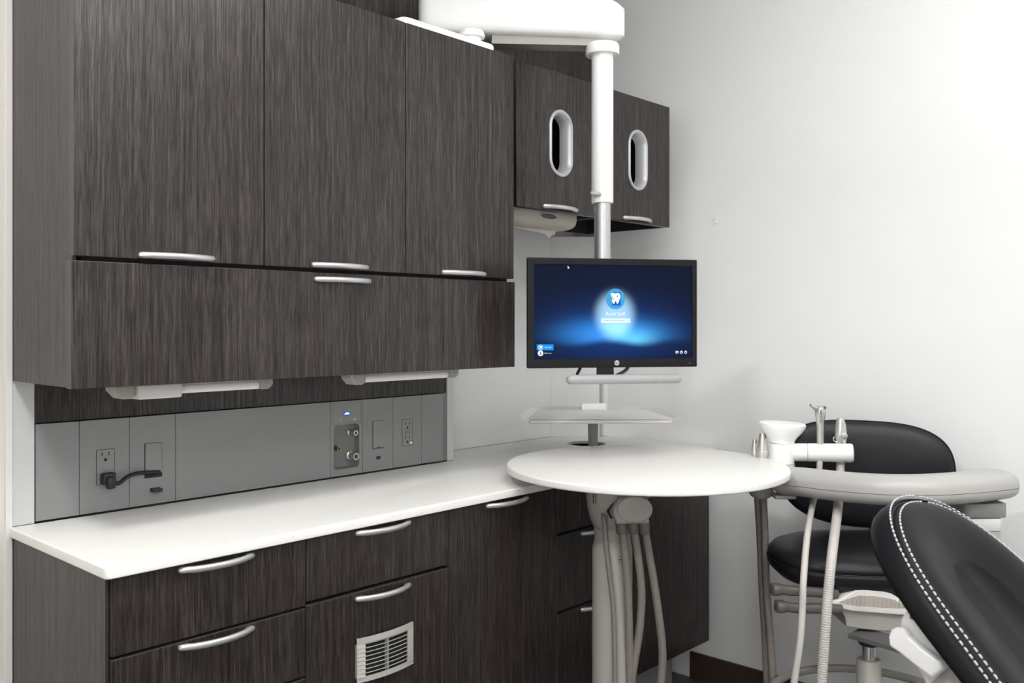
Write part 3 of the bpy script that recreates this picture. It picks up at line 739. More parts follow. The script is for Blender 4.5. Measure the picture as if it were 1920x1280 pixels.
def screenmat(w_, h_, x0, y0):
    m, nt, b = newmat('lit login screen')
    tc = N(nt, 'ShaderNodeTexCoord'); sp = N(nt, 'ShaderNodeSeparateXYZ'); nt.links.new(tc.outputs['UV'], sp.inputs[0])
    def mth(op, a, c=None):
        n = N(nt, 'ShaderNodeMath', operation=op)
        for i, q in enumerate((a, c)):
            if q is None: continue
            if isinstance(q, (int, float)): n.inputs[i].default_value = q
            else: nt.links.new(q, n.inputs[i])
        return n.outputs[0]
    U, V = sp.outputs[0], sp.outputs[1]
    def gauss(cx, cy, rx, ry, p=1.0):
        a = mth('POWER', mth('ABSOLUTE', mth('DIVIDE', mth('SUBTRACT', U, cx), rx)), 2.0)
        c = mth('POWER', mth('ABSOLUTE', mth('DIVIDE', mth('SUBTRACT', V, cy), ry)), 2.0)
        s = mth('POWER', mth('ADD', a, c), p)
        return mth('EXPONENT', mth('MULTIPLY', s, -1.0))
    def addc(A, fac, col):
        n = N(nt, 'ShaderNodeVectorMath', operation='SCALE'); n.inputs[0].default_value = col; nt.links.new(fac, n.inputs['Scale'])
        if A is None: return n.outputs[0]
        a = N(nt, 'ShaderNodeVectorMath', operation='ADD'); nt.links.new(A, a.inputs[0]); nt.links.new(n.outputs[0], a.inputs[1]); return a.outputs[0]
    # hill edge: everything under it fades to navy
    edge = mth('ADD', 0.165, mth('ADD', mth('MULTIPLY', gauss(.58, 0, .20, 90), .012), mth('MULTIPLY', mth('SINE', mth('ADD', mth('MULTIPLY', U, 14.5), 1.3)), .022)))
    mr = N(nt, 'ShaderNodeMapRange', interpolation_type='SMOOTHSTEP'); mr.inputs['From Min'].default_value = -0.045; mr.inputs['From Max'].default_value = 0.055
    nt.links.new(mth('SUBTRACT', V, edge), mr.inputs['Value']); msk = mr.outputs[0]
    c = addc(None, gauss(.5, .35, 9, 9), (.005, .0085, .027))
    c = addc(c, gauss(.5, .30, .40, .30), (.004, .035, .17))
    c = addc(c, mth('MULTIPLY', gauss(.50, .26, .32, .16, 1.3), msk), (.03, .25, .70))
    c = addc(c, mth('MULTIPLY', gauss(.62, .20, .13, .11), msk), (.10, .38, .30))
    c = addc(c, mth('MULTIPLY', gauss(.505, .47, .118, .235, 2.6), 1.0), (.37, .62, .78))
    em = N(nt, 'ShaderNodeVectorMath', operation='SCALE'); nt.links.new(c, em.inputs[0]); em.inputs['Scale'].default_value = 1.0
    nt.links.new(em.outputs[0], b.inputs['Emission Color']); b.inputs['Emission Strength'].default_value = 1
    b.inputs['Base Color'].default_value = (0.001, .001, .0012, 1); b.inputs['Roughness'].default_value = .5; b.inputs['Specular IOR Level'].default_value = .04
    return m
b = BM(); vs = [b.verts.new(MM @ Vector(p)) for p in ((sc0 - .001, sz0 - .001, -.005), (sc1 + .001, sz0 - .001, -.005), (sc1 + .001, sz1 + .001, -.005), (sc0 - .001, sz1 + .001, -.005))]
fc = b.faces.new(vs); uvl = b.loops.layers.uv.new('UVMap')
for lp, uv in zip(fc.loops, ((0, 0), (1, 0), (1, 1), (0, 1))): lp[uvl].uv = uv
vb_ = [b.verts.new(MM @ Vector(p)) for p in ((sc0 - .001, sz0 - .001, -.010), (sc1 + .001, sz0 - .001, -.010), (sc1 + .001, sz1 + .001, -.010), (sc0 - .001, sz1 + .001, -.010))]
for i in range(4): b.faces.new((vs[i], vb_[i], vb_[(i + 1) % 4], vs[(i + 1) % 4]))
b.faces.new(list(reversed(vb_)))
scr = obj('screen', b, screenmat(0, 0, 0, 0), t)
SW = sc1 - sc0; SH = sz1 - sz0
def SP(fx, fy, z=0.0): return MM @ Matrix.Translation((sc0 + fx * SW, sz0 + (1 - fy) * SH, -.0048 + z))
def flat(loops, fx, fy, mat, name, z=0.0, th=.0002): return obj(name, plate(loops, th, 0, SP(fx, fy, z)), mat, scr)
E_W = emis('screen white', (.93, .97, 1, 1), 1.0); E_SKY = emis('screen sky blue', (.055, .37, .72, 1), 1.0); E_BL = emis('screen strong blue', (.004, .09, .60, 1), 1.0)
E_TILE = emis('screen tile blue', (.005, .30, .85, 1), 1.0); E_YEL = emis('screen yellow', (.85, .80, .22, 1), 1.0); E_TXT = emis('screen grey dots', (.18, .12, .14, 1), 1.0); E_PW = emis('screen pale', (.80, .90, .96, 1), 1.0)
def tooth(s):
    p = [(-.50, .30), (-.46, .46), (-.34, .52), (-.18, .52), (-.04, .44), (.08, .50), (.24, .52), (.40, .46), (.50, .28), (.50, .06), (.42, -.12), (.36, -.30), (.30, -.46), (.18, -.60), (.12, -.46), (.06, -.32), (0, -.28), (-.07, -.36), (-.13, -.60), (-.28, -.48), (-.36, -.28), (-.34, -.10), (-.22, -.06), (-.38, .02), (-.26, .10), (-.44, .18), (-.34, .24)]
    return [(a * s, c * s) for a, c in rpoly(p, .02, 2)]
R_ = 18.0 / 297 * SW
flat([ell(R_, R_ * 1.03, n=40)], .507, .360, E_SKY, 'avatar_disc')
flat([rrect(R_ * .88, R_ * 1.32, R_ * .05, R_ * .10, 0)], .507, .360, E_BL, 'avatar_square', .0002)
flat([tooth(R_ * 1.02)], .507, .352, E_W, 'tooth_emblem', .0004)
flat([[(-.24 * R_, .32 * R_), (-.40 * R_, .20 * R_), (-.28 * R_, .02 * R_), (-.28 * R_, -.34 * R_), (-.16 * R_, -.10 * R_), (-.08 * R_, .14 * R_)]], .507, .360, E_YEL, 'emblem_patch', .0006)
flat([ell(R_ * .06, R_ * .07, .19 * R_, .20 * R_, 10)], .507, .352, E_BL, 'emblem_dot', .0006)
obj('account_name', text('Reed Staff', .0165 / .55 * SW, SP(.507, .520, .0002), .0002), E_W, scr)
flat([rrect(.185 * SW, .046 * SH, .0003)], .509, .592, E_PW, 'password_box')
b = BM()
for k in range(17): merge(b, plate([ell(.0010, .0010, n=8)], .0002, 0, SP(.509 - .074 + k * .0079, .592, .0003)))
obj('password_dots', b, E_TXT, scr)
flat([ell(.0021, .0021, n=12), list(reversed(ell(.0016, .0016, n=12)))], .588, .592, E_SKY, 'password_arrow', .0003)
flat([rrect(.103 * SW, .062 * SH, .0002)], .068, .874, E_TILE, 'account_tile')
rs = .0155 * SW
flat([ell(rs, rs, n=24), list(reversed(ell(rs * .86, rs * .86, n=24)))], .040, .874, E_PW, 'small_avatar', .0002)
flat([tooth(rs * 1.15)], .040, .874, E_W, 'small_tooth', .0002)
obj('tile_text', text('Reed Staff', .0054 / .55 * SW, SP(.085, .874, .0002), .0002), E_W, scr)
flat([ell(rs * 1.1, rs * 1.1, n=24)], .040, .936, E_W, 'user_disc')
flat([ell(rs * .26, rs * .30, 0, rs * .22, 12)], .040, .936, E_TXT, 'user_icon_head', .0002)
flat([rpoly([(-.5 * rs, -.55 * rs), (.5 * rs, -.55 * rs), (.34 * rs, -.14 * rs), (-.34 * rs, -.14 * rs)], .1 * rs)], .040, .936, E_TXT, 'user_icon_body', .0002)
obj('other_user_text', text('Other user', .0054 / .55 * SW, SP(.085, .936, .0002), .0002), E_W, scr)
ic = .0085 * SW
flat([rrect(ic * 2.2, ic * 1.7, ic * .2), list(reversed(rrect(ic * 1.1, ic * .8, ic * .1, ic * .25, 0)))], .9045, .934, E_W, 'network_icon')
flat([ell(ic * 1.05, ic * 1.05, n=20), list(reversed(ell(ic * .7, ic * .7, n=20)))], .9325, .936, E_W, 'ease_icon')
flat([[(-.1 * ic, 0), (0, 1.5 * ic), (.5 * ic, .4 * ic), (1.2 * ic, .7 * ic), (.3 * ic, -.2 * ic)]], .9325, .936, E_W, 'ease_icon_arrow')
flat([ell(ic * 1.05, ic * 1.05, n=20), list(reversed(ell(ic * .7, ic * .7, n=20)))], .961, .936, E_W, 'power_icon')
flat([[(-.15 * ic, .1 * ic), (.15 * ic, .1 * ic), (.15 * ic, 1.3 * ic), (-.15 * ic, 1.3 * ic)]], .961, .936, E_W, 'power_icon_bar', .0002)
flat([[(0, 0), (.0058, -.0062), (.0034, -.0064), (.0048, -.0092), (.0034, -.0096), (.0022, -.0068), (0, -.0085)]], .207, .012, E_W, 'mouse_pointer', .0002)
# maker's emblem: pale disc with slanted letters
lg = MM @ Matrix.Translation((164.4 / 318 * mw, mh * (8.7 / 206), 0))
LGW = simple('emblem pale metal', (.62, .62, .64), .3, metal=.3)
obj('emblem_disc', plate([ell(.0078, .0078, n=32)], .0005, 0, lg), LGW, t)
sh3 = Matrix(((1, .28, 0, 0), (0, 1, 0, 0), (0, 0, 1, 0), (0, 0, 0, 1)))
obj('emblem_letters', text('hp', .0125, lg @ sh3 @ Matrix.Translation((0, .0006, .0005)), .0003), BPLAST, t)
obj('power_light', plate([ell(.0011, .0014, n=12)], .0004, 0, MM @ Matrix.Translation((303.5 / 318 * mw, mh * (7 / 206), 0))), emis('white power light', (.8, .8, 1, 1), 1.2), t)
# neck, cables
nk = BM(); c = MM @ Vector((150 / 318 * mw, 0, -.040)); nx = mxd
M = frame(MM @ Vector((151 / 318 * mw, 0, -.055)), mxd, ZP)
b = plate([[(-.026, .05), (.024, .05), (.028, -.030), (-.026, -.030)]], .014, .002, M); obj('neck', b, LEVER if False else BPLAST, t)
b = tube(BM(), [MM @ Vector(p) for p in ((.180 * 1.0 + 0, .04, -.045), (.178, .0, -.045), (.170, -.018, -.045), (.166, -.034, -.050))], .0048, 10); obj('cable', b, BRUBBER, t, smooth=True)
b = tube(BM(), [MM @ Vector(p) for p in ((.340, .03, -.050), (.338, .005, -.050), (.327, -.012, -.050), (.306, -.024, -.052), (.285, -.034, -.055))], .0055, 10); obj('cable', b, simple('grey cable', (.10, .10, .105), .5), t, smooth=True)
b = tube(BM(), [MM @ Vector((.170, .10, -.033)), pxy + Vector((0, 0, (MM @ Vector((0, .1, 0))).z))], .03, 16, 4); 
b.free()
c = MM @ Vector((mw * .44, mh * .5, -.03)); b = BM(); box(b, -.05, .05, -.05, .05, -.012, .001, .003, frame(c, mxd, ZP)); obj('mounting_plate', b, BPLAST, t)
pz = Vector((pxy.x, pxy.y, c.z)); b = cyl(BM(), pz, c, .018, seg=20); obj('mounting_arm', b, BPLAST, t, smooth=True)
# positioning handle bar
ha = at(1070, 711.5, 2.72); hb = at(1270, 709.5, 2.83)
t = thing('positioning_handle', (ha + hb) / 2, 'rounded pale grey handle bar just below the monitor', 'handle bar')
b = tube(BM(), [ha, (ha + hb) / 2, hb], .0145, 20, 6, round_ends=True); obj('bar', b, simple('pale grey bar plastic', (.36, .36, .36), .28), t, smooth=True, angle=None)
m_ = MM @ Vector((151 / 318 * mw, -.028, -.046)); hm = ha.lerp(hb, .33)
b = BM(); cyl(b, Vector((m_.x, m_.y, hm.z)), hm, .008, seg=12); cyl(b, Vector((m_.x, m_.y, hm.z - .006)), Vector((m_.x, m_.y, m_.z + .004)), .010, seg=12); obj('stem', b, CREAM2, t, smooth=True)

# ---------------------------------------------------------------- instrument tray on its stand
TZ = 1.066
cc = at(1112, 800, 3.60); cxy = Vector((cc.x, cc.y, 0))
t = thing('tray_stand', (cxy.x, cxy.y, CT), 'pale tapered stand rising from the worktop hole to hold the tray', 'stand')
b = lathe(BM(), (cxy.x, cxy.y, .9025), ZP, [(.019, 0), (.019, .03), (.0205, .07), (.022, TZ - .016 - .9025)], 28); obj('column', b, CREAM2, t, smooth=True)
K = lambda u, D, z: DV * D + RV * ((u - CX) / F * D) + Vector((0, 0, z))
tc_ = K(1118, 3.40, TZ)
M = frame((tc_.x, tc_.y, TZ - .016), RV, DV)
b = plate([rpoly([(-.258, -.174), (.258, -.174), (.250, -.14), (.205, .155), (-.205, .155), (-.250, -.14)], .012)], .014, .005, M, 3); obj('tray_holder', b, CREAM, t, smooth=True)
cl = K(1113, 3.575, TZ)
b = BM(); box(b, -.050, .050, -.012, .012, -.002, .028, .006, frame((cl.x, cl.y, TZ), RV, DV), 3); obj('clip', b, WHITE, t, smooth=True)
tr = thing('instrument_tray', tc_, 'shallow steel edged tray with a pale inner surface on the stand', 'tray')
def ring2(bm, profs, M):
    R = []
    for w_, dpt, r_, z in profs:
        R.append([bm.verts.new(M @ Vector((p[0], p[1], z))) for p in rrect(w_, dpt, r_, n=5)])
    for A, B in zip(R, R[1:]):
        for k in range(len(A)): bm.faces.new((A[k], A[(k + 1) % len(A)], B[(k + 1) % len(A)], B[k]))
    return R
M = frame((tc_.x, tc_.y, TZ), RV, DV)
pth = [Vector(p) for p in ((-.262, -.166, 0), (-.246, -.05, 0), (-.225, .09, 0), (-.214, .135, 0), (-.185, .158, 0), (-.12, .163, 0), (.12, .163, 0), (.185, .158, 0), (.214, .135, 0), (.225, .09, 0), (.246, -.05, 0), (.262, -.166, 0))]
b = sweep(BM(), [M @ p for p in smoothpath(pth, 5)], [(0, -.001), (-.010, .004), (-.024, .0135), (-.026, .0135), (-.0105, .0025), (-.001, -.002)], up=ZP)
obj('rim', b, simple('bright tray steel', (.85, .85, .86), .25, metal=.35), tr, smooth=True, angle=.5)
b = plate([rpoly([(-.262, -.168), (.262, -.168), (.214, .160), (-.214, .160)], .012)], .0018, 0, frame((tc_.x, tc_.y, TZ - .0004), RV, DV)); obj('surface', b, TRAYM, tr)

# ---------------------------------------------------------------- round table and its post
RT = .975
D0 = 2.80; tcn = K(1210.5, D0, RT)
t = thing('round_table', (tcn.x, tcn.y, RT - .022), 'round white speckled worktop on a swing arm in front of the cabinets', 'table')
b = plate([ell(.428, .428, n=128)], .0215, .005, Matrix.Translation((tcn.x, tcn.y, RT - .0215)), 3); obj('tabletop', b, QUARTZ, t, smooth=True, angle=.5)
# support beam under top
s0 = K(1185, 2.62, RT); s1 = K(1432, 2.75, RT)
bm_ = [Vector((s0.x, s0.y, RT - .036)), Vector((s0.x, s0.y, RT - .036)).lerp(Vector((s1.x, s1.y, RT - .034)), .5), Vector((s1.x, s1.y, RT - .034))]
b = BM(); sec = rrect(.075, .026, .010, 0, 0, 4); sweep(b, [bm_[0], bm_[1], bm_[2]], sec, [(1.3, 1.35), (1, 1.0), (.75, .8)], up=ZP); obj('support_beam', b, CREAM2, t, smooth=True)
b = lathe(BM(), (s0.x, s0.y, RT - .066), ZP, [(.052, 0), (.062, .012), (.066, .044)], 32); obj('pivot_hub', b, CREAM2, t, smooth=True)
# post
POD = 2.66
pp = K(1148, POD, 0); pz_ = lambda v: H - (v - HY) / F * POD
t = thing('delivery_post', (pp.x, pp.y, 0), 'cream cylindrical floor post under the round table with hanging hoses', 'post')
b = lathe(BM(), (pp.x, pp.y, 0), ZP, [(.10, 0), (.10, .012), (.062, .03), (.0585, .05), (.0585, pz_(1032)), (.0575, pz_(1022)), (.055, pz_(1018)), (.054, pz_(1010))], 40); obj('lower_tube', b, CREAM2, t, smooth=True)
b = lathe(BM(), (pp.x, pp.y, pz_(1020)), ZP, [(.0525, 0), (.0535, pz_(985) - pz_(1020))], 40); obj('upper_tube', b, CREAM2, t, smooth=True)
# housing: rounded hull leaning left
hc = K(1144, POD, 0)
b = BM(); rings = []
for v, ul, ur in ((994, 1122, 1178), (985, 1112, 1182), (970, 1106, 1188), (950, 1101, 1192), (930, 1098.5, 1196), (916, 1098, 1198), (908, 1098, 1198)):
    c = K((ul + ur) / 2, POD, H - (v - HY) / F * POD); rw = (ur - ul) / 2 / F * POD
    rings.append([b.verts.new(c + RV * (rw * math.copysign(abs(math.cos(a)) ** .8, math.cos(a))) + DV * (min(rw, .075) * math.copysign(abs(math.sin(a)) ** .8, math.sin(a)))) for a in [2 * PI * k / 32 for k in range(32)]])
for A, B in zip(rings, rings[1:]):
    for k in range(32): b.faces.new((A[k], A[(k + 1) % 32], B[(k + 1) % 32], B[k]))
b.faces.new(rings[0]); b.faces.new(rings[-1]); bmesh.ops.recalc_face_normals(b, faces=b.faces)
obj('housing', b, CREAM2, t, smooth=True)
# small black printed marks on the housing
b = BM(); rnd = random.Random(7)
for r_ in range(4):
    for k in range(6):
        u = 1112 + r_ * 4.6 + rnd.random(); v = 925 + k * 3.7 + r_ * .9
        p = K(u, POD - .0735 + abs(u - 1148) * .0004, H - (v - HY) / F * (POD - .073))
        box(b, -.0022, .0022, -.0016 - rnd.random() * .001, .0012, -.0006, .0006, 0, frame(p, RV - DV * .35, ZP) @ Matrix.Rotation(1.2 + rnd.random() * .5, 4, 'Z'))
obj('printed_marks', b, PRINT, t)
# dark joint gap between housing and manifold
g0 = [(1168, 925), (1146, 946), (1137, 957), (1139, 962), (1145, 972), (1149, 971), (1143, 960), (1144, 953), (1170, 929)]
hb_ = POD - .078
M = frame(K(1150, hb_, H - (950 - HY) / F * hb_), RV, ZP)
pl = lambda L, D_: [((u - 1150) / F * D_, -(v - 950) / F * D_) for u, v in L]
b = plate([list(reversed(pl(g0, hb_)))], .004, 0, M); obj('joint_gap', b, BLACK, t)
# manifold disc
mf = K(1186, POD - .085, H - (953 - HY) / F * (POD - .085))
mo = rpoly(pl([(1147, 950), (1160, 930), (1185, 926), (1210, 930), (1221, 946), (1220, 960), (1214, 968), (1216, 977), (1153, 979), (1153, 972), (1147, 962)], POD - .1), .008, 4)
M = frame(K(1150, POD - .085, H - (950 - HY) / F * (POD - .085)), RV, ZP)
b = plate([mo], .045, .008, M @ Matrix.Translation((0, 0, -.012)), 3); obj('hose_manifold', b, CREAM2, t, smooth=True)
b = plate([ell(.050, .037, .056, .000, 40)], .050, .004, M @ Matrix.Translation((0, 0, -.012)), 3); obj('manifold_cover', b, CREAM2, t, smooth=True)
HD = POD - .085
def K3(u, v, D): return K(u, D, H - (v - HY) / F * D)
for (u0, pts) in ((1165, [(1165, 984), (1172, 1040), (1178, 1120), (1180, 1200), (1181, 1290), (1181, 1420)]),
                  (1187.5, [(1187, 983), (1196, 1040), (1203, 1110), (1199, 1180), (1188, 1250), (1178, 1330), (1170, 1420)]),
                  (1208, [(1208, 981), (1214, 1020), (1226, 1090), (1236, 1160), (1242, 1220), (1240, 1270), (1230, 1340), (1222, 1420)])):
    hz = obj('hose_cuff', cyl(BM(), K3(u0 - 1, 977, HD), K3(u0 + 1, 1000, HD), .0165, .0145, 20, .001), HCUFF, t, smooth=True)
    P = [K3(u, v, HD - .0 + .01 * i) for i, (u, v) in enumerate(pts)]
    obj('hose', corr(BM(), P, .0110, .0058, 16, .05, r1=.0122), HOSE, t, smooth=True, angle=None)
obj('thin_hose', tube(BM(), [K3(u, v, POD - .075) for u, v in ((1131, 968), (1134, 985), (1136, 1020), (1143, 1080), (1149, 1130), (1152, 1200), (1153, 1290), (1153, 1420))], .0075, 12), HOSE, t, smooth=True)
obj('cable_grommet', plate([ell(.011, .006)], .004, .001, frame(K3(1133, 968, POD - .082), RV - ZP * .7, DV * .1 + ZP * .5 + RV * .5)), LEVER, t)
M = frame(K3(1163, 1048, POD - .058), RV, ZP); b = plate([stadium(.008, .020, 8)], .004, .001, M); obj('port_plate', b, LEVER, t)
b = BM()
for dz in (-.005, .005): cyl(b, (M @ Vector((0, dz, .004))), (M @ Vector((0, dz, .006))), .0025, seg=10)
obj('port_pins', b, STEEL, t)

# ---------------------------------------------------------------- assistant's instrument arm
t = thing('assistant_unit', K(1660, 2.55, .90), 'curved white assistant instrument unit running right from under the round table', 'dental unit')
ctr = [(1456, 900, 2.84), (1500, 902, 2.76), (1570, 910, 2.66), (1650, 916, 2.57), (1730, 917, 2.53), (1800, 913, 2.55), (1850, 907, 2.60), (1874, 903, 2.66)]
CZ = .925
Pc = smoothpath([K3(u, v, D) for u, v, D in ctr], 10); n = len(Pc)
def endsc(i, r=.055):
    s0 = (Pc[i] - Pc[0]).length; s1 = (Pc[i] - Pc[-1]).length; e = min(s0, s1) / r
    return max(.05, math.sqrt(max(0, 1 - (1 - min(1, e)) ** 2)))
Pd = resample(Pc, .006); Pc = Pd; n = len(Pc)
def sup(a, b_, e, a0, a1, k=24):
    o = []
    for i in range(k + 1):
        an = a0 + (a1 - a0) * i / k; c, s_ = math.cos(an), math.sin(an)
        o.append((a * math.copysign(abs(c) ** (2 / e), c), b_ * math.copysign(abs(s_) ** (2 / e), s_)))
    return o
wid = [(1.0 + .30 * max(0, (i / (n - 1) - .72) / .28), 1.0) for i in range(n)]
sc = [(wid[i][0] * endsc(i), .35 + .65 * endsc(i)) for i in range(n)]
up_ = sup(.056, .047, 2.6, 0, PI)
up_ = [(a, b_ - .006) for a, b_ in up_]
BARM = simple('pale grey arm plastic', (.43, .42, .405), .38)
obj('upper_shell', sweep(BM(), Pc, up_, sc, up=ZP), BARM, t, smooth=True, angle=.9)
lo_ = [(a, -b_ - .0075) for a, b_ in sup(.0555, .036, 2.4, 0, PI)]
obj('lower_shell', sweep(BM(), Pc, lo_, sc, up=ZP), BARM, t, smooth=True, angle=.9)
obj('seam', sweep(BM(), Pc, [(-.0535, -.0078), (.0535, -.0078), (.0535, -.0055), (-.0535, -.0055)], sc, up=ZP), GREYPRINT, t)
# end post down to the floor
ep = K(1829, 2.60, 0)
M = frame((ep.x, ep.y, 0), RV, DV)
b = plate([rpoly([(-.052, -.048), (.052, -.048), (.052, .048), (-.052, .048)], .018)], .822, .001, M, 1); obj('support_column', b, CREAM2, t, smooth=True)
b = plate([rpoly([(-.053, -.049), (.053, -.049), (.053, .049), (-.053, .049)], .018)], .034, .002, M @ Matrix.Translation((0, 0, .8235)), 1); obj('column_cap', b, CREAM, t, smooth=True)
b = plate([rpoly([(-.055, -.050), (.070, -.045), (.070, .050), (-.055, .050)], .02)], .040, .003, M @ Matrix.Translation((0, 0, .860)), 1); obj('column_joint', b, GPANEL, t, smooth=True)
b = plate([rpoly([(-.12, -.14), (.12, -.14), (.12, .10), (-.12, .10)], .05)], .03, .008, M, 2); obj('foot_plate', b, CREAM2, t, smooth=True)
b = BM(); box(b, -.035, .03, -.03, .03, -.012, 0, .004, frame(K(1470, 2.80, CZ - .043), RV, DV)); obj('underside_bracket', b, CREAM2, t, smooth=True)
# pedestal, head and holder bar
hc = K(1466, 2.90, 0); hz = lambda v: H - (v - HY) / F * 2.90
b = lathe(BM(), (hc.x, hc.y, hz(915)), ZP, [(.040, 0), (.040, hz(868.5) - hz(915))], 40); obj('pedestal', b, CREAM, t, smooth=True)
b = lathe(BM(), (hc.x, hc.y, hz(868)), ZP, [(.0375, 0), (.0385, .001), (.0385, hz(830.5) - hz(868)), (.0375, hz(830) - hz(868))], 40); obj('rotating_barrel', b, WHITE, t, smooth=True)
Mh = Matrix.Translation((hc.x, hc.y, 0))
b = BM(); rings = []
for v, rx, ry, off in ((829.5, .0385, .0385, 0), (826, .039, .039, 0), (819, .046, .043, .001), (811, .058, .050, .002), (803, .068, .055, .002), (798, .0725, .058, .002), (794.5, .0735, .0585, .002), (792, .070, .056, .002), (791, .060, .048, .002), (793.5, .050, .036, .002), (794, .010, .008, .002)):
    rings.append([b.verts.new(Vector((hc.x, hc.y, hz(v))) + RV * (off + rx * math.cos(a)) + DV * (ry * math.sin(a)) + Vector((0, 0, -.004 * math.cos(a) * (rx / .07) ** 2))) for a in [2 * PI * k / 40 for k in range(40)]])
for A, B in zip(rings, rings[1:]):
    for k in range(40): b.faces.new((A[k], A[(k + 1) % 40], B[(k + 1) % 40], B[k]))
b.faces.new(rings[0]); b.faces.new(rings[-1]); bmesh.ops.recalc_face_normals(b, faces=b.faces)
obj('control_head', b, WHITE, t, smooth=True)
HB = 2.90; hl = K3(1478, 847.5, HB); hr = K3(1600, 849, 2.84); hax = (hr - hl).normalized()
Lb = (hr - hl).length
b = lathe(BM(), hl, hax, [(.024, 0), (.0275, .012), (.0285, .02), (.0285, Lb * .30)], 36); obj('holder_collar', b, WHITE, t, smooth=True)
b = lathe(BM(), hl + hax * (Lb * .305), hax, [(.0280, 0), (.0288, .001), (.0293, Lb * .66), (.0275, Lb * .685), (.022, Lb * .70), (.010, Lb * .705), (0, Lb * .706)], 36); obj('holder_bar', b, WHITE, t, smooth=True)

# instruments
t = thing('air_water_syringe', K3(1537, 833, 2.87), 'slim steel syringe with angled nozzle standing in the white holder', 'syringe')
b = BM(); c0 = K3(1538, 834, 2.87)
sz = lambda v: (834 - v) / F * 2.87
b = lathe(BM(), c0, ZP, [(.0115, -.02), (.0115, 0), (.0118, sz(795)), (.0125, sz(788)), (.0165, sz(776)), (.0168, sz(768)), (.0150, sz(763)), (.009, sz(760.5)), (0, sz(760))], 28); obj('body', b, STEEL, t, smooth=True)
b = BM(); n0 = K3(1530, 766, 2.865); n1 = K3(1519.5, 759, 2.86); cyl(b, n0, n1, .0065, .0050, 16, .001); obj('nozzle', b, STEEL, t, smooth=True)
b = BM(); cyl(b, K3(1545, 766, 2.86), K3(1547, 762, 2.86), .005, seg=12); obj('button', b, GREYPRINT, t)
b = plate([stadium(.003, .012, 6)], .001, 0, frame(K3(1539, 771.5, 2.853), RV, ZP)); obj('printed_marks', b, PRINT, t)
obj('hose', tube(BM(), [K3(u, v, (2.87, 2.86, 2.84, 2.74, 2.55, 2.45, 2.43, 2.42, 2.42, 2.42)[i]) for i, (u, v) in enumerate(((1538, 850), (1537, 866), (1534, 905), (1524, 945), (1514, 1000), (1507, 1080), (1504, 1150), (1500, 1205), (1488, 1285), (1478, 1350)))], .0092, 14), HOSEL, t, smooth=True)
def suction(name, u, vt, vb, D, label, k, wpx, hose, rH, lever_side=-1, corrug=True, mat=STEEL):
    t = thing(name, K3(u, vb, D), label, 'suction handpiece')
    h = (vb - vt) / F * D; c0 = K3(u, vb, D); w_ = wpx / F * D / 2
    b = BM(); rings = []
    for f, rr in ((0, .75), (.12, .85), (.35, 1.0), (.6, .95), (.8, .78), (.95, .64), (1, .58)):
        rings.append([b.verts.new(c0 + Vector((0, 0, h * f)) + RV * (w_ * rr * math.cos(a)) + DV * (w_ * .85 * rr * math.sin(a))) for a in [2 * PI * q / 28 for q in range(28)]])
    for A, B in zip(rings, rings[1:]):
        for q in range(28): b.faces.new((A[q], A[(q + 1) % 28], B[(q + 1) % 28], B[q]))
    b.faces.new(rings[0]); b.faces.new(rings[-1]); bmesh.ops.recalc_face_normals(b, faces=b.faces); obj('body', b, mat, t, smooth=True)
    # flat side panel with a round valve knob
    vk = c0 + RV * (w_ * .30) - DV * (w_ * .80) + Vector((0, 0, h * .38))
    b = plate([ell(w_ * .40, h * .42)], .003, .001, frame(c0 + RV * (w_ * .35) - DV * (w_ * .72) + Vector((0, 0, h * .45)), RV, ZP)); obj('side_panel', b, VENTM, t, smooth=True)
    b = cyl(BM(), vk, vk - DV * .005, w_ * .55, seg=20, bev=.0008); obj('valve_knob', b, STEEL, t, smooth=True)
    b = tube(BM(), [c0 - RV * (w_ * .7) + Vector((0, 0, h * .16)) - DV * .006, c0 - RV * (w_ * 1.15) + Vector((0, 0, h * .18)) - DV * .006, c0 - RV * (w_ * 1.35) + Vector((0, 0, h * .27)) - DV * .006, c0 - RV * (w_ * 1.15) + Vector((0, 0, h * .34)) - DV * .006], .0014, 8); obj('wire_clip', b, CHROME, t, smooth=True)
    P = [K3(a, b_, D_) for a, b_, D_ in hose]
    obj('hose', corr(BM(), P, rH, .0065, 16, .09) if corrug else tube(BM(), P, rH, 14), HOSEL if k else HOSE, t, smooth=True, angle=None)
    return t
suction('suction_handpiece', 1576, 783, 836, 2.86, 'pale metal suction handpiece in the outer end of the white holder', 1, 22,
        [(1576, 850, 2.86), (1575.5, 880, 2.86), (1574, 918, 2.80), (1570, 960, 2.66), (1560, 1040, 2.47), (1552, 1120, 2.43), (1546, 1200, 2.42), (1540, 1290, 2.42), (1538, 1360, 2.42)], .0135)
suction('suction_handpiece', 1430, 812, 872, 2.93, 'taller steel suction handpiece left of the white pedestal, behind the table edge', 0, 21,
        [(1430, 880, 2.93), (1431, 925, 2.90), (1434, 1000, 2.88), (1437, 1100, 2.86), (1443, 1180, 2.84), (1450, 1290, 2.82), (1452, 1370, 2.82)], .0118)
suction('saliva_ejector', 1415, 823, 870, 2.96, 'small steel saliva ejector furthest left beside the table edge', 0, 13,
        [(1417, 880, 2.96), (1419, 925, 2.94), (1424, 1000, 2.92), (1428, 1100, 2.90), (1433, 1180, 2.88), (1438, 1290, 2.87), (1440, 1370, 2.87)], .0105)
# hose hub bracket where the two hoses pass under the table
t = obj('hose_bracket', lathe(BM(), K3(1427, 934, 2.89), ZP, [(.020, 0), (.034, .010), (.040, .022), (.036, .034)], 28), CREAM2, None, smooth=True, loc=K3(1427, 934, 2.89)); tag(t, 'small cream hose guide under the right edge of the round table', 'bracket')

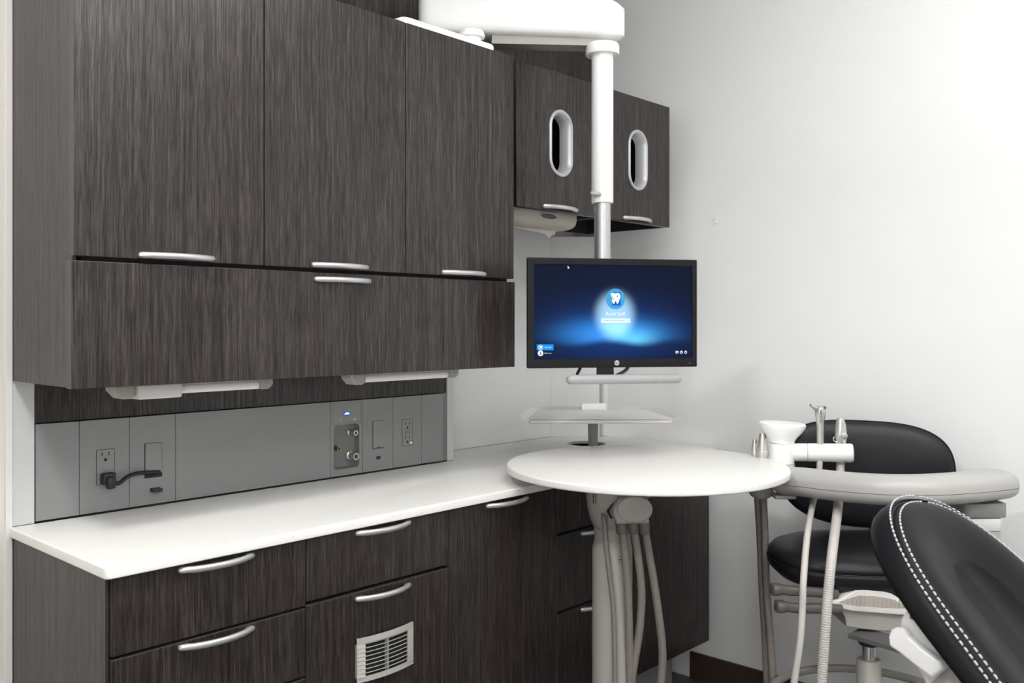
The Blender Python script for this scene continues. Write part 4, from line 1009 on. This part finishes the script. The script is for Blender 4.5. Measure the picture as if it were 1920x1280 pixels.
# ---------------------------------------------------------------- stool
SC = K(1622, 2.80, 0)
t = thing('stool', (SC.x, SC.y, 0), 'black upholstered operator stool with backrest against the right wall', 'stool')
M = frame((SC.x, SC.y, 0), RV, DV)
def seg_core(out, k): return [(x * k, y * k) for x, y in out]
def supel(a, b_, e, n=72): return [(a * math.copysign(abs(math.cos(q)) ** (2 / e), math.cos(q)), b_ * math.copysign(abs(math.sin(q)) ** (2 / e), math.sin(q))) for q in [2 * PI * k / n for k in range(n)]]
so = supel(.290, .215, 2.6)
ST = .742
b = cushion(so, seg_core(so, 0), M, [(.02, ST), (.3, ST - .0005), (.6, ST - .003), (.82, ST - .010), (.93, ST - .022), (.985, ST - .040), (1.0, ST - .055)])
obj('seat', b, LEATHER, t, smooth=True, angle=None)
b = cushion(so, seg_core(so, 0), M, [(1.0, ST - .0552), (1.0, ST - .068), (.975, ST - .088), (.91, ST - .106), (.78, ST - .121), (.55, ST - .130), (.1, ST - .131)])
obj('seat_underside', b, LEATHER, t, smooth=True, angle=None)
b = sweep(BM(), [M @ Vector((x * 1.001, y * 1.001, ST - .055)) for x, y in so + so[:1]], circ(.0016, 8), up=ZP, cap=False); obj('seat_piping', b, WELT, t, smooth=True, angle=None)
# backrest facing the camera side
MB_ = frame(K(1640, 3.0, 0), RV, ZP)
cz = (H - (785 - HY) / F * 3.0 + H - (980 - HY) / F * 3.0) / 2
bo = []
for k in range(80):
    q = 2 * PI * k / 80; c, s_ = math.cos(q), math.sin(q)
    e = 3.1 if s_ > 0 else 2.4
    x = .264 * math.copysign(abs(c) ** (2 / e), c); y = .172 * math.copysign(abs(s_) ** (2 / e), s_)
    y += -.006 * (x / .266) - (.0)
    bo.append((x, y))
bend = lambda x, y: .55 * x * x
MBB = frame(K(1620, 2.94, cz), RV - DV * .28, ZP)
b = cushion(bo, seg_core(bo, 0), MBB, [(.02, .034), (.5, .034), (.75, .030), (.9, .020), (.97, .010), (1.0, .001)], bend); obj('backrest', b, LEATHER, t, smooth=True, angle=None)
b = cushion(bo, seg_core(bo, 0), MBB, [(1.0, .0005), (1.0, -.008), (.96, -.018), (.8, -.024), (.02, -.025)], bend); obj('backrest_shell', b, LEATHER, t, smooth=True, angle=None)
b = sweep(BM(), [MBB @ Vector((x, y, .55 * x * x + .001)) for x, y in bo + bo[:1]], circ(.0014, 8), up=DV, cap=False); obj('backrest_piping', b, WELT, t, smooth=True, angle=None)
bk = K(1640, 2.985, 0)
b = BM(); box(b, -.02, .02, -.005, .005, .60, cz, .002, frame((bk.x, bk.y, 0), RV, DV)); obj('back_bar', b, CREAM2, t)
b = BM(); box(b, -.018, .018, -.30, .0, .600, .608, .002, frame((bk.x, bk.y, 0), RV, DV)); obj('back_bracket', b, CREAM2, t)
# mechanism cover
def KP(L, D_): return [((u - 1650) / F * D_, -(v - 1150) / F * D_) for u, v in L]
DM = 2.60; M = frame(K(1650, DM, H - (1150 - HY) / F * DM), RV, ZP)
top = [(1556, 1128), (1575, 1124), (1590, 1114), (1605, 1107), (1625, 1105), (1650, 1107), (1672, 1113), (1690, 1124), (1705, 1136), (1722, 1142)]
bot = [(1722, 1158), (1700, 1154), (1650, 1150), (1600, 1146), (1575, 1141), (1560, 1138)]
b = plate([list(reversed(rpoly(KP(top + bot, DM), 0)))], .18, .004, M @ Matrix.Translation((0, 0, -.18)), 2); obj('mechanism_cover', b, CREAM, t, smooth=True, angle=.7)
rib = [(1572, 1129), (1590, 1122), (1610, 1116), (1640, 1117), (1670, 1122), (1690, 1131), (1702, 1140), (1650, 1138), (1600, 1134), (1580, 1131)]
b = plate([list(reversed(KP(rib, DM)))], .001, 0, M); obj('ribbed_inset', b, simple('taupe inset', (.42, .37, .33), .5), t)
b = BM()
for k in range(14):
    u = 1590 + k * 8; vtop = 1117 + abs(u - 1625) * .09; box(b, (u - 1650 - .6) / F * DM, (u - 1650 + .6) / F * DM, -(1134 + k * .4 - 1150) / F * DM, -(vtop + 2 - 1150) / F * DM, 0, .002, 0, M)
obj('inset_ribs', b, CREAM2, t)
lowb = [(1562, 1139), (1600, 1146.5), (1650, 1151), (1712, 1157), (1712, 1186), (1660, 1187), (1620, 1183), (1591, 1178), (1588, 1160), (1583, 1151), (1570, 1144)]
b = plate([list(reversed(rpoly(KP(lowb, DM), .003, 3)))], .15, .004, M @ Matrix.Translation((0, 0, -.165)), 2); obj('mechanism_box', b, CREAM2, t, smooth=True, angle=.7)
b = BM(); a0 = K3(1520, 1082, 2.72); a1 = K3(1575, 1130, 2.62); sweep(b, [a0, a1], rrect(.03, .01, .003, n=2), up=ZP); obj('seat_support', b, CREAM2, t)
for (ul, v, D_) in ((1443, 1104.5, 2.60), (1451, 1136.5, 2.58)):
    a = K3(ul + 9, v, D_); c = K3(ul + 38, v + 2.5, D_); d_ = K3(ul + 125, v + (8 if v < 1120 else 4), D_ + .02)
    P = smoothpath([K3(ul + 2, v - .6, D_), a, K3(ul + 22, v, D_), c, K3(ul + 60, v + 3.2, D_), d_], 6); nn = len(P)
    sc = []
    for i in range(nn):
        f = i / (nn - 1); w_ = 1.0
        if f < .10: w_ = (.35 + .65 * math.sin(f / .10 * PI / 2))
        elif f > .45: w_ = .62
        else: w_ = 1 - .38 * max(0, (f - .3) / .15)
        sc.append((w_, max(.55, min(1, .6 + f * 6)) * (1 if f < .4 else .85)))
    b = sweep(BM(), P, rrect(.046, .030, .012, n=4), sc, up=ZP); obj('lever', b, LEVER, t, smooth=True, angle=.8)
# gas lift, arm bar, column, foot ring
gx = K(1629, 2.62, 0); gz = lambda v: H - (v - HY) / F * 2.62
b = lathe(BM(), (gx.x, gx.y, gz(1252)), ZP, [(.0185, 0), (.0185, gz(1200) - gz(1252))], 28); obj('gas_lift', b, CHROME, t, smooth=True)
b = lathe(BM(), (gx.x, gx.y, gz(1208)), ZP, [(.026, 0), (.030, .006), (.034, .022)], 28); obj('lift_cap', b, BPLAST, t, smooth=True)
a0 = K3(1604, 1184, 2.63); a1 = K3(1720, 1217, 2.50)
b = BM(); sweep(b, [a0, a1], [(-.045, -.008), (.045, -.008), (.045, .004), (-.045, .004)], up=ZP); obj('swing_bracket', b, GREYPRINT, t)
b = lathe(BM(), (gx.x, gx.y, .06), ZP, [(.034, 0), (.034, gz(1237) - .06 - .002), (.031, gz(1235) - .06), (.020, gz(1235) - .06), (.020, gz(1245) - .06)], 32); obj('column', b, CREAM2, t, smooth=True)
zr = .312
ring = [Vector((gx.x, gx.y, zr)) + RV * (.27 * math.cos(q)) + DV * (.27 * math.sin(q)) for q in [2 * PI * k / 64 for k in range(65)]]
b = sweep(BM(), ring, rrect(.020, .022, .006, n=3), up=ZP, cap=False); RINGM = simple('warm grey ring enamel', (.26, .245, .225), .4)
obj('foot_ring', b, RINGM, t, smooth=True)
b = BM()
for k in range(3):
    q = .6 + 2 * PI * k / 3; sweep(b, [Vector((gx.x, gx.y, zr)) , Vector((gx.x, gx.y, zr)) + RV * (.265 * math.cos(q)) + DV * (.265 * math.sin(q))], rrect(.016, .012, .004, n=2), up=ZP)
obj('ring_spokes', b, RINGM, t)
for k in range(5):
    q = .3 + 2 * PI * k / 5; e = Vector((gx.x, gx.y, 0)) + RV * (.27 * math.cos(q)) + DV * (.27 * math.sin(q))
    b = BM(); sweep(b, [Vector((gx.x, gx.y, .085)), Vector((e.x, e.y, .07))], rrect(.04, .025, .008, n=2), up=ZP); lg_ = obj('base_leg', b, CREAM2, t, smooth=True)
    b = cyl(BM(), Vector((e.x, e.y, .0275)) - RV * .012, Vector((e.x, e.y, .0275)) + RV * .012, .0275, seg=20, bev=.004); obj('caster', b, BPLAST, lg_, smooth=True)

# ---------------------------------------------------------------- dental chair
O = at(1717.8, 936.87, 1.599)
lv = Vector((-0.25443312, -0.71772108, -0.64818226)); wv_ = Vector((0.96670045, -0.20778078, -0.14939003)); nv = -Vector((0.02745944, 0.66460786, -0.7466876))
t = thing('dental_chair', (1.50, .0, 0), 'black leather dental chair backrest with double white stitching in the right foreground', 'chair')
W0, t0, kk, ex = .183, .250, .065, 2.3; TL_ = .62
def Wf(s): return W0 * ((1 - (1 - min(1, s / t0)) ** ex) ** (1 / ex)) + kk * s
prof_t = [t0 * (i / 40) ** 2 for i in range(41)] + [t0 + (TL_ - t0) * i / 24 for i in range(1, 25)]
endr = [(TL_ + .045 * math.sin(a), Wf(TL_) - .045 * (1 - math.cos(a))) for a in [PI / 2 * i / 6 for i in range(1, 7)]]
Lf = [(s, -Wf(s)) for s in prof_t] + [(a, -c) for a, c in endr]
Rt = [(a, c) for a, c in reversed(endr)] + [(s, Wf(s)) for s in reversed(prof_t)][:-1]
bo = Lf + Rt
core = []
for s, w_ in bo:
    s2 = min(max(s, .20), TL_ - .20); core.append((s2, 0))
MC = Matrix(((lv.x, wv_.x, nv.x, O.x), (lv.y, wv_.y, nv.y, O.y), (lv.z, wv_.z, nv.z, O.z), (0, 0, 0, 1)))
if MC.to_3x3().determinant() < 0: pass
# inner face (inside the seam), seam is at the fitted outline
b = cushion(bo, core, MC, [(.02 + .04 * i, -.020 + .032 * (3 * (.04 * i / .80) ** 2 - 2 * (.04 * i / .80) ** 3)) for i in range(21)] + [(.86, .0118), (.90, .0105), (.94, .0072), (.97, .002), (.985, -.002), (.992, -.0065)])
obj('backrest_face', b, LEATHER2, t, smooth=True, angle=None)
b = cushion(bo, core, MC, [(.9935, -.0065), (1.0, -.002), (1.012, .0005)] + [(f, (lambda x, y, hh=hh: hh * (1 - 1.0 * max(0, x - .03)))) for f, hh in ((1.03, -.005), (1.05, -.016), (1.06, -.030), (1.055, -.041), (1.03, -.049), (.9, -.052), (.1, -.053))], cap0=False)
obj('backrest_border', b, LEATHER2, t, smooth=True, angle=None)
b = sweep(BM(), [MC @ Vector((c[0] + (p[0] - c[0]) * .9925, c[1] + (p[1] - c[1]) * .9925, -.0045)) for p, c in zip(bo, core)], circ(.0018, 8), up=nv, cap=False); obj('backrest_welt', b, WELT, t, smooth=True, angle=None)
def stitches(f, h, name):
    path = [MC @ Vector((c[0] + (p[0] - c[0]) * f, c[1] + (p[1] - c[1]) * f, h)) for p, c in zip(bo, core)]
    P = resample(path, .0015); bm = BM(); i = 0
    while i + 6 < len(P):
        a, m_, c = P[i], P[i + 2].lerp(P[i + 3], .5), P[i + 5]
        sweep(bm, [a, a.lerp(m_, .3) + nv * .0006, m_ + nv * .0008, c.lerp(m_, .3) + nv * .0006, c], circ(.0016, 6), [.6, .95, 1, .95, .6], up=nv)
        i += 7
    o = obj(name, bm, THREAD, t, smooth=True, angle=None); o['kind'] = 'stuff'; o['label'] = 'row of pale stitches'
stitches(.955, .0052, 'stitching'); stitches(1.035, .0012, 'stitching')
# cream support frame under the backrest
def CH(tt, bk_, s): return O + lv * tt + wv_ * s - nv * bk_
def chplate(pts, s0_, s1_, bev, rad=0.0, name='frame', mat=CREAM):
    M = frame(O + wv_ * s1_, lv, -nv)   # z = lv x (-nv)
    zdir = lv.cross(-nv); sg = 1 if zdir.dot(wv_) > 0 else -1
    loop = rpoly(pts, rad, 5)
    area_ = sum(a[0] * c[1] - c[0] * a[1] for a, c in zip(loop, loop[1:] + loop[:1]))
    if area_ < 0: loop = list(reversed(loop))
    org = O + wv_ * (s0_ if sg > 0 else s1_)
    M = frame(org, lv, -nv)
    return obj(name, plate([loop], abs(s1_ - s0_), bev, M, 3), mat, t, smooth=True, angle=.7)
chplate([(.143, .056), (.157, .091), (.160, .110), (.170, .124), (.178, .131), (.26, .145), (.50, .145), (.52, .056)], -.10, .10, .006, [.002, .012, .012, .01, .01, 0, .02, .0], 'back_frame', CREAM)
chplate([(.262, .080), (.50, .080), (.50, .135), (.262, .135)], -.104, -.10, .001, .004, 'side_cover', CREAM2)
chplate([(.172, .116), (.182, .104), (.196, .106), (.222, .100), (.252, .088), (.262, .092), (.262, .118), (.236, .128), (.205, .138), (.188, .146), (.176, .138), (.170, .126)], -.122, -.104, .006, .006, 'release_lever', WHITE)
chplate([(.166, .092), (.172, .089), (.176, .093), (.170, .096)], -.1015, -.100, .0002, .001, 'screw_recess', GREYPRINT)
chplate([(.130, .0535), (.132, .0575), (.49, .0575), (.49, .0535)], -.115, .115, .001, 0, 'back_plate', CREAM)
# rest of the chair (below and right of the frame)
e_ = CH(.60, .02, 0)
b = BM(); box(b, -.27, .27, -1.05, -.02, -.12, 0, .04, Matrix.Translation((e_.x - .02, e_.y, .62)) @ Matrix.Rotation(-.25, 4, 'Z'), 4); obj('seat', b, LEATHER2, t, smooth=True)
b = BM(); box(b, -.10, .10, -.75, -.10, -.24, -.12, .02, Matrix.Translation((e_.x - .02, e_.y, .62)) @ Matrix.Rotation(-.25, 4, 'Z'), 2); obj('seat_frame', b, CREAM, t)
b = BM(); box(b, -.13, .13, -.60, -.25, 0, .38, .04, Matrix.Translation((e_.x - .02, e_.y, 0)) @ Matrix.Rotation(-.25, 4, 'Z'), 3); box(b, -.24, .24, -.85, -.05, 0, .06, .03, Matrix.Translation((e_.x - .02, e_.y, 0)) @ Matrix.Rotation(-.25, 4, 'Z'), 3); obj('base', b, CREAM, t, smooth=True)

# ---------------------------------------------------------------- small clear hook on the wall
hk = Vector((WX, 1.827, 1.806))
t = thing('wall_hook', hk, 'tiny clear adhesive hook alone on the white wall', 'hook')
M = frame((WX - .0005, 1.829, 1.808), (0, -1, 0), ZP)
b = plate([stadium(.016, .030, 8)], .002, .0006, M); obj('hook_plate', b, CLEAR, t, smooth=True)
b = tube(BM(), [Vector((WX - .002, 1.829, 1.806)), Vector((WX - .010, 1.830, 1.800)), Vector((WX - .014, 1.832, 1.795)), Vector((WX - .013, 1.834, 1.806))], .002, 8, 5); obj('hook_arm', b, CLEAR, t, smooth=True)
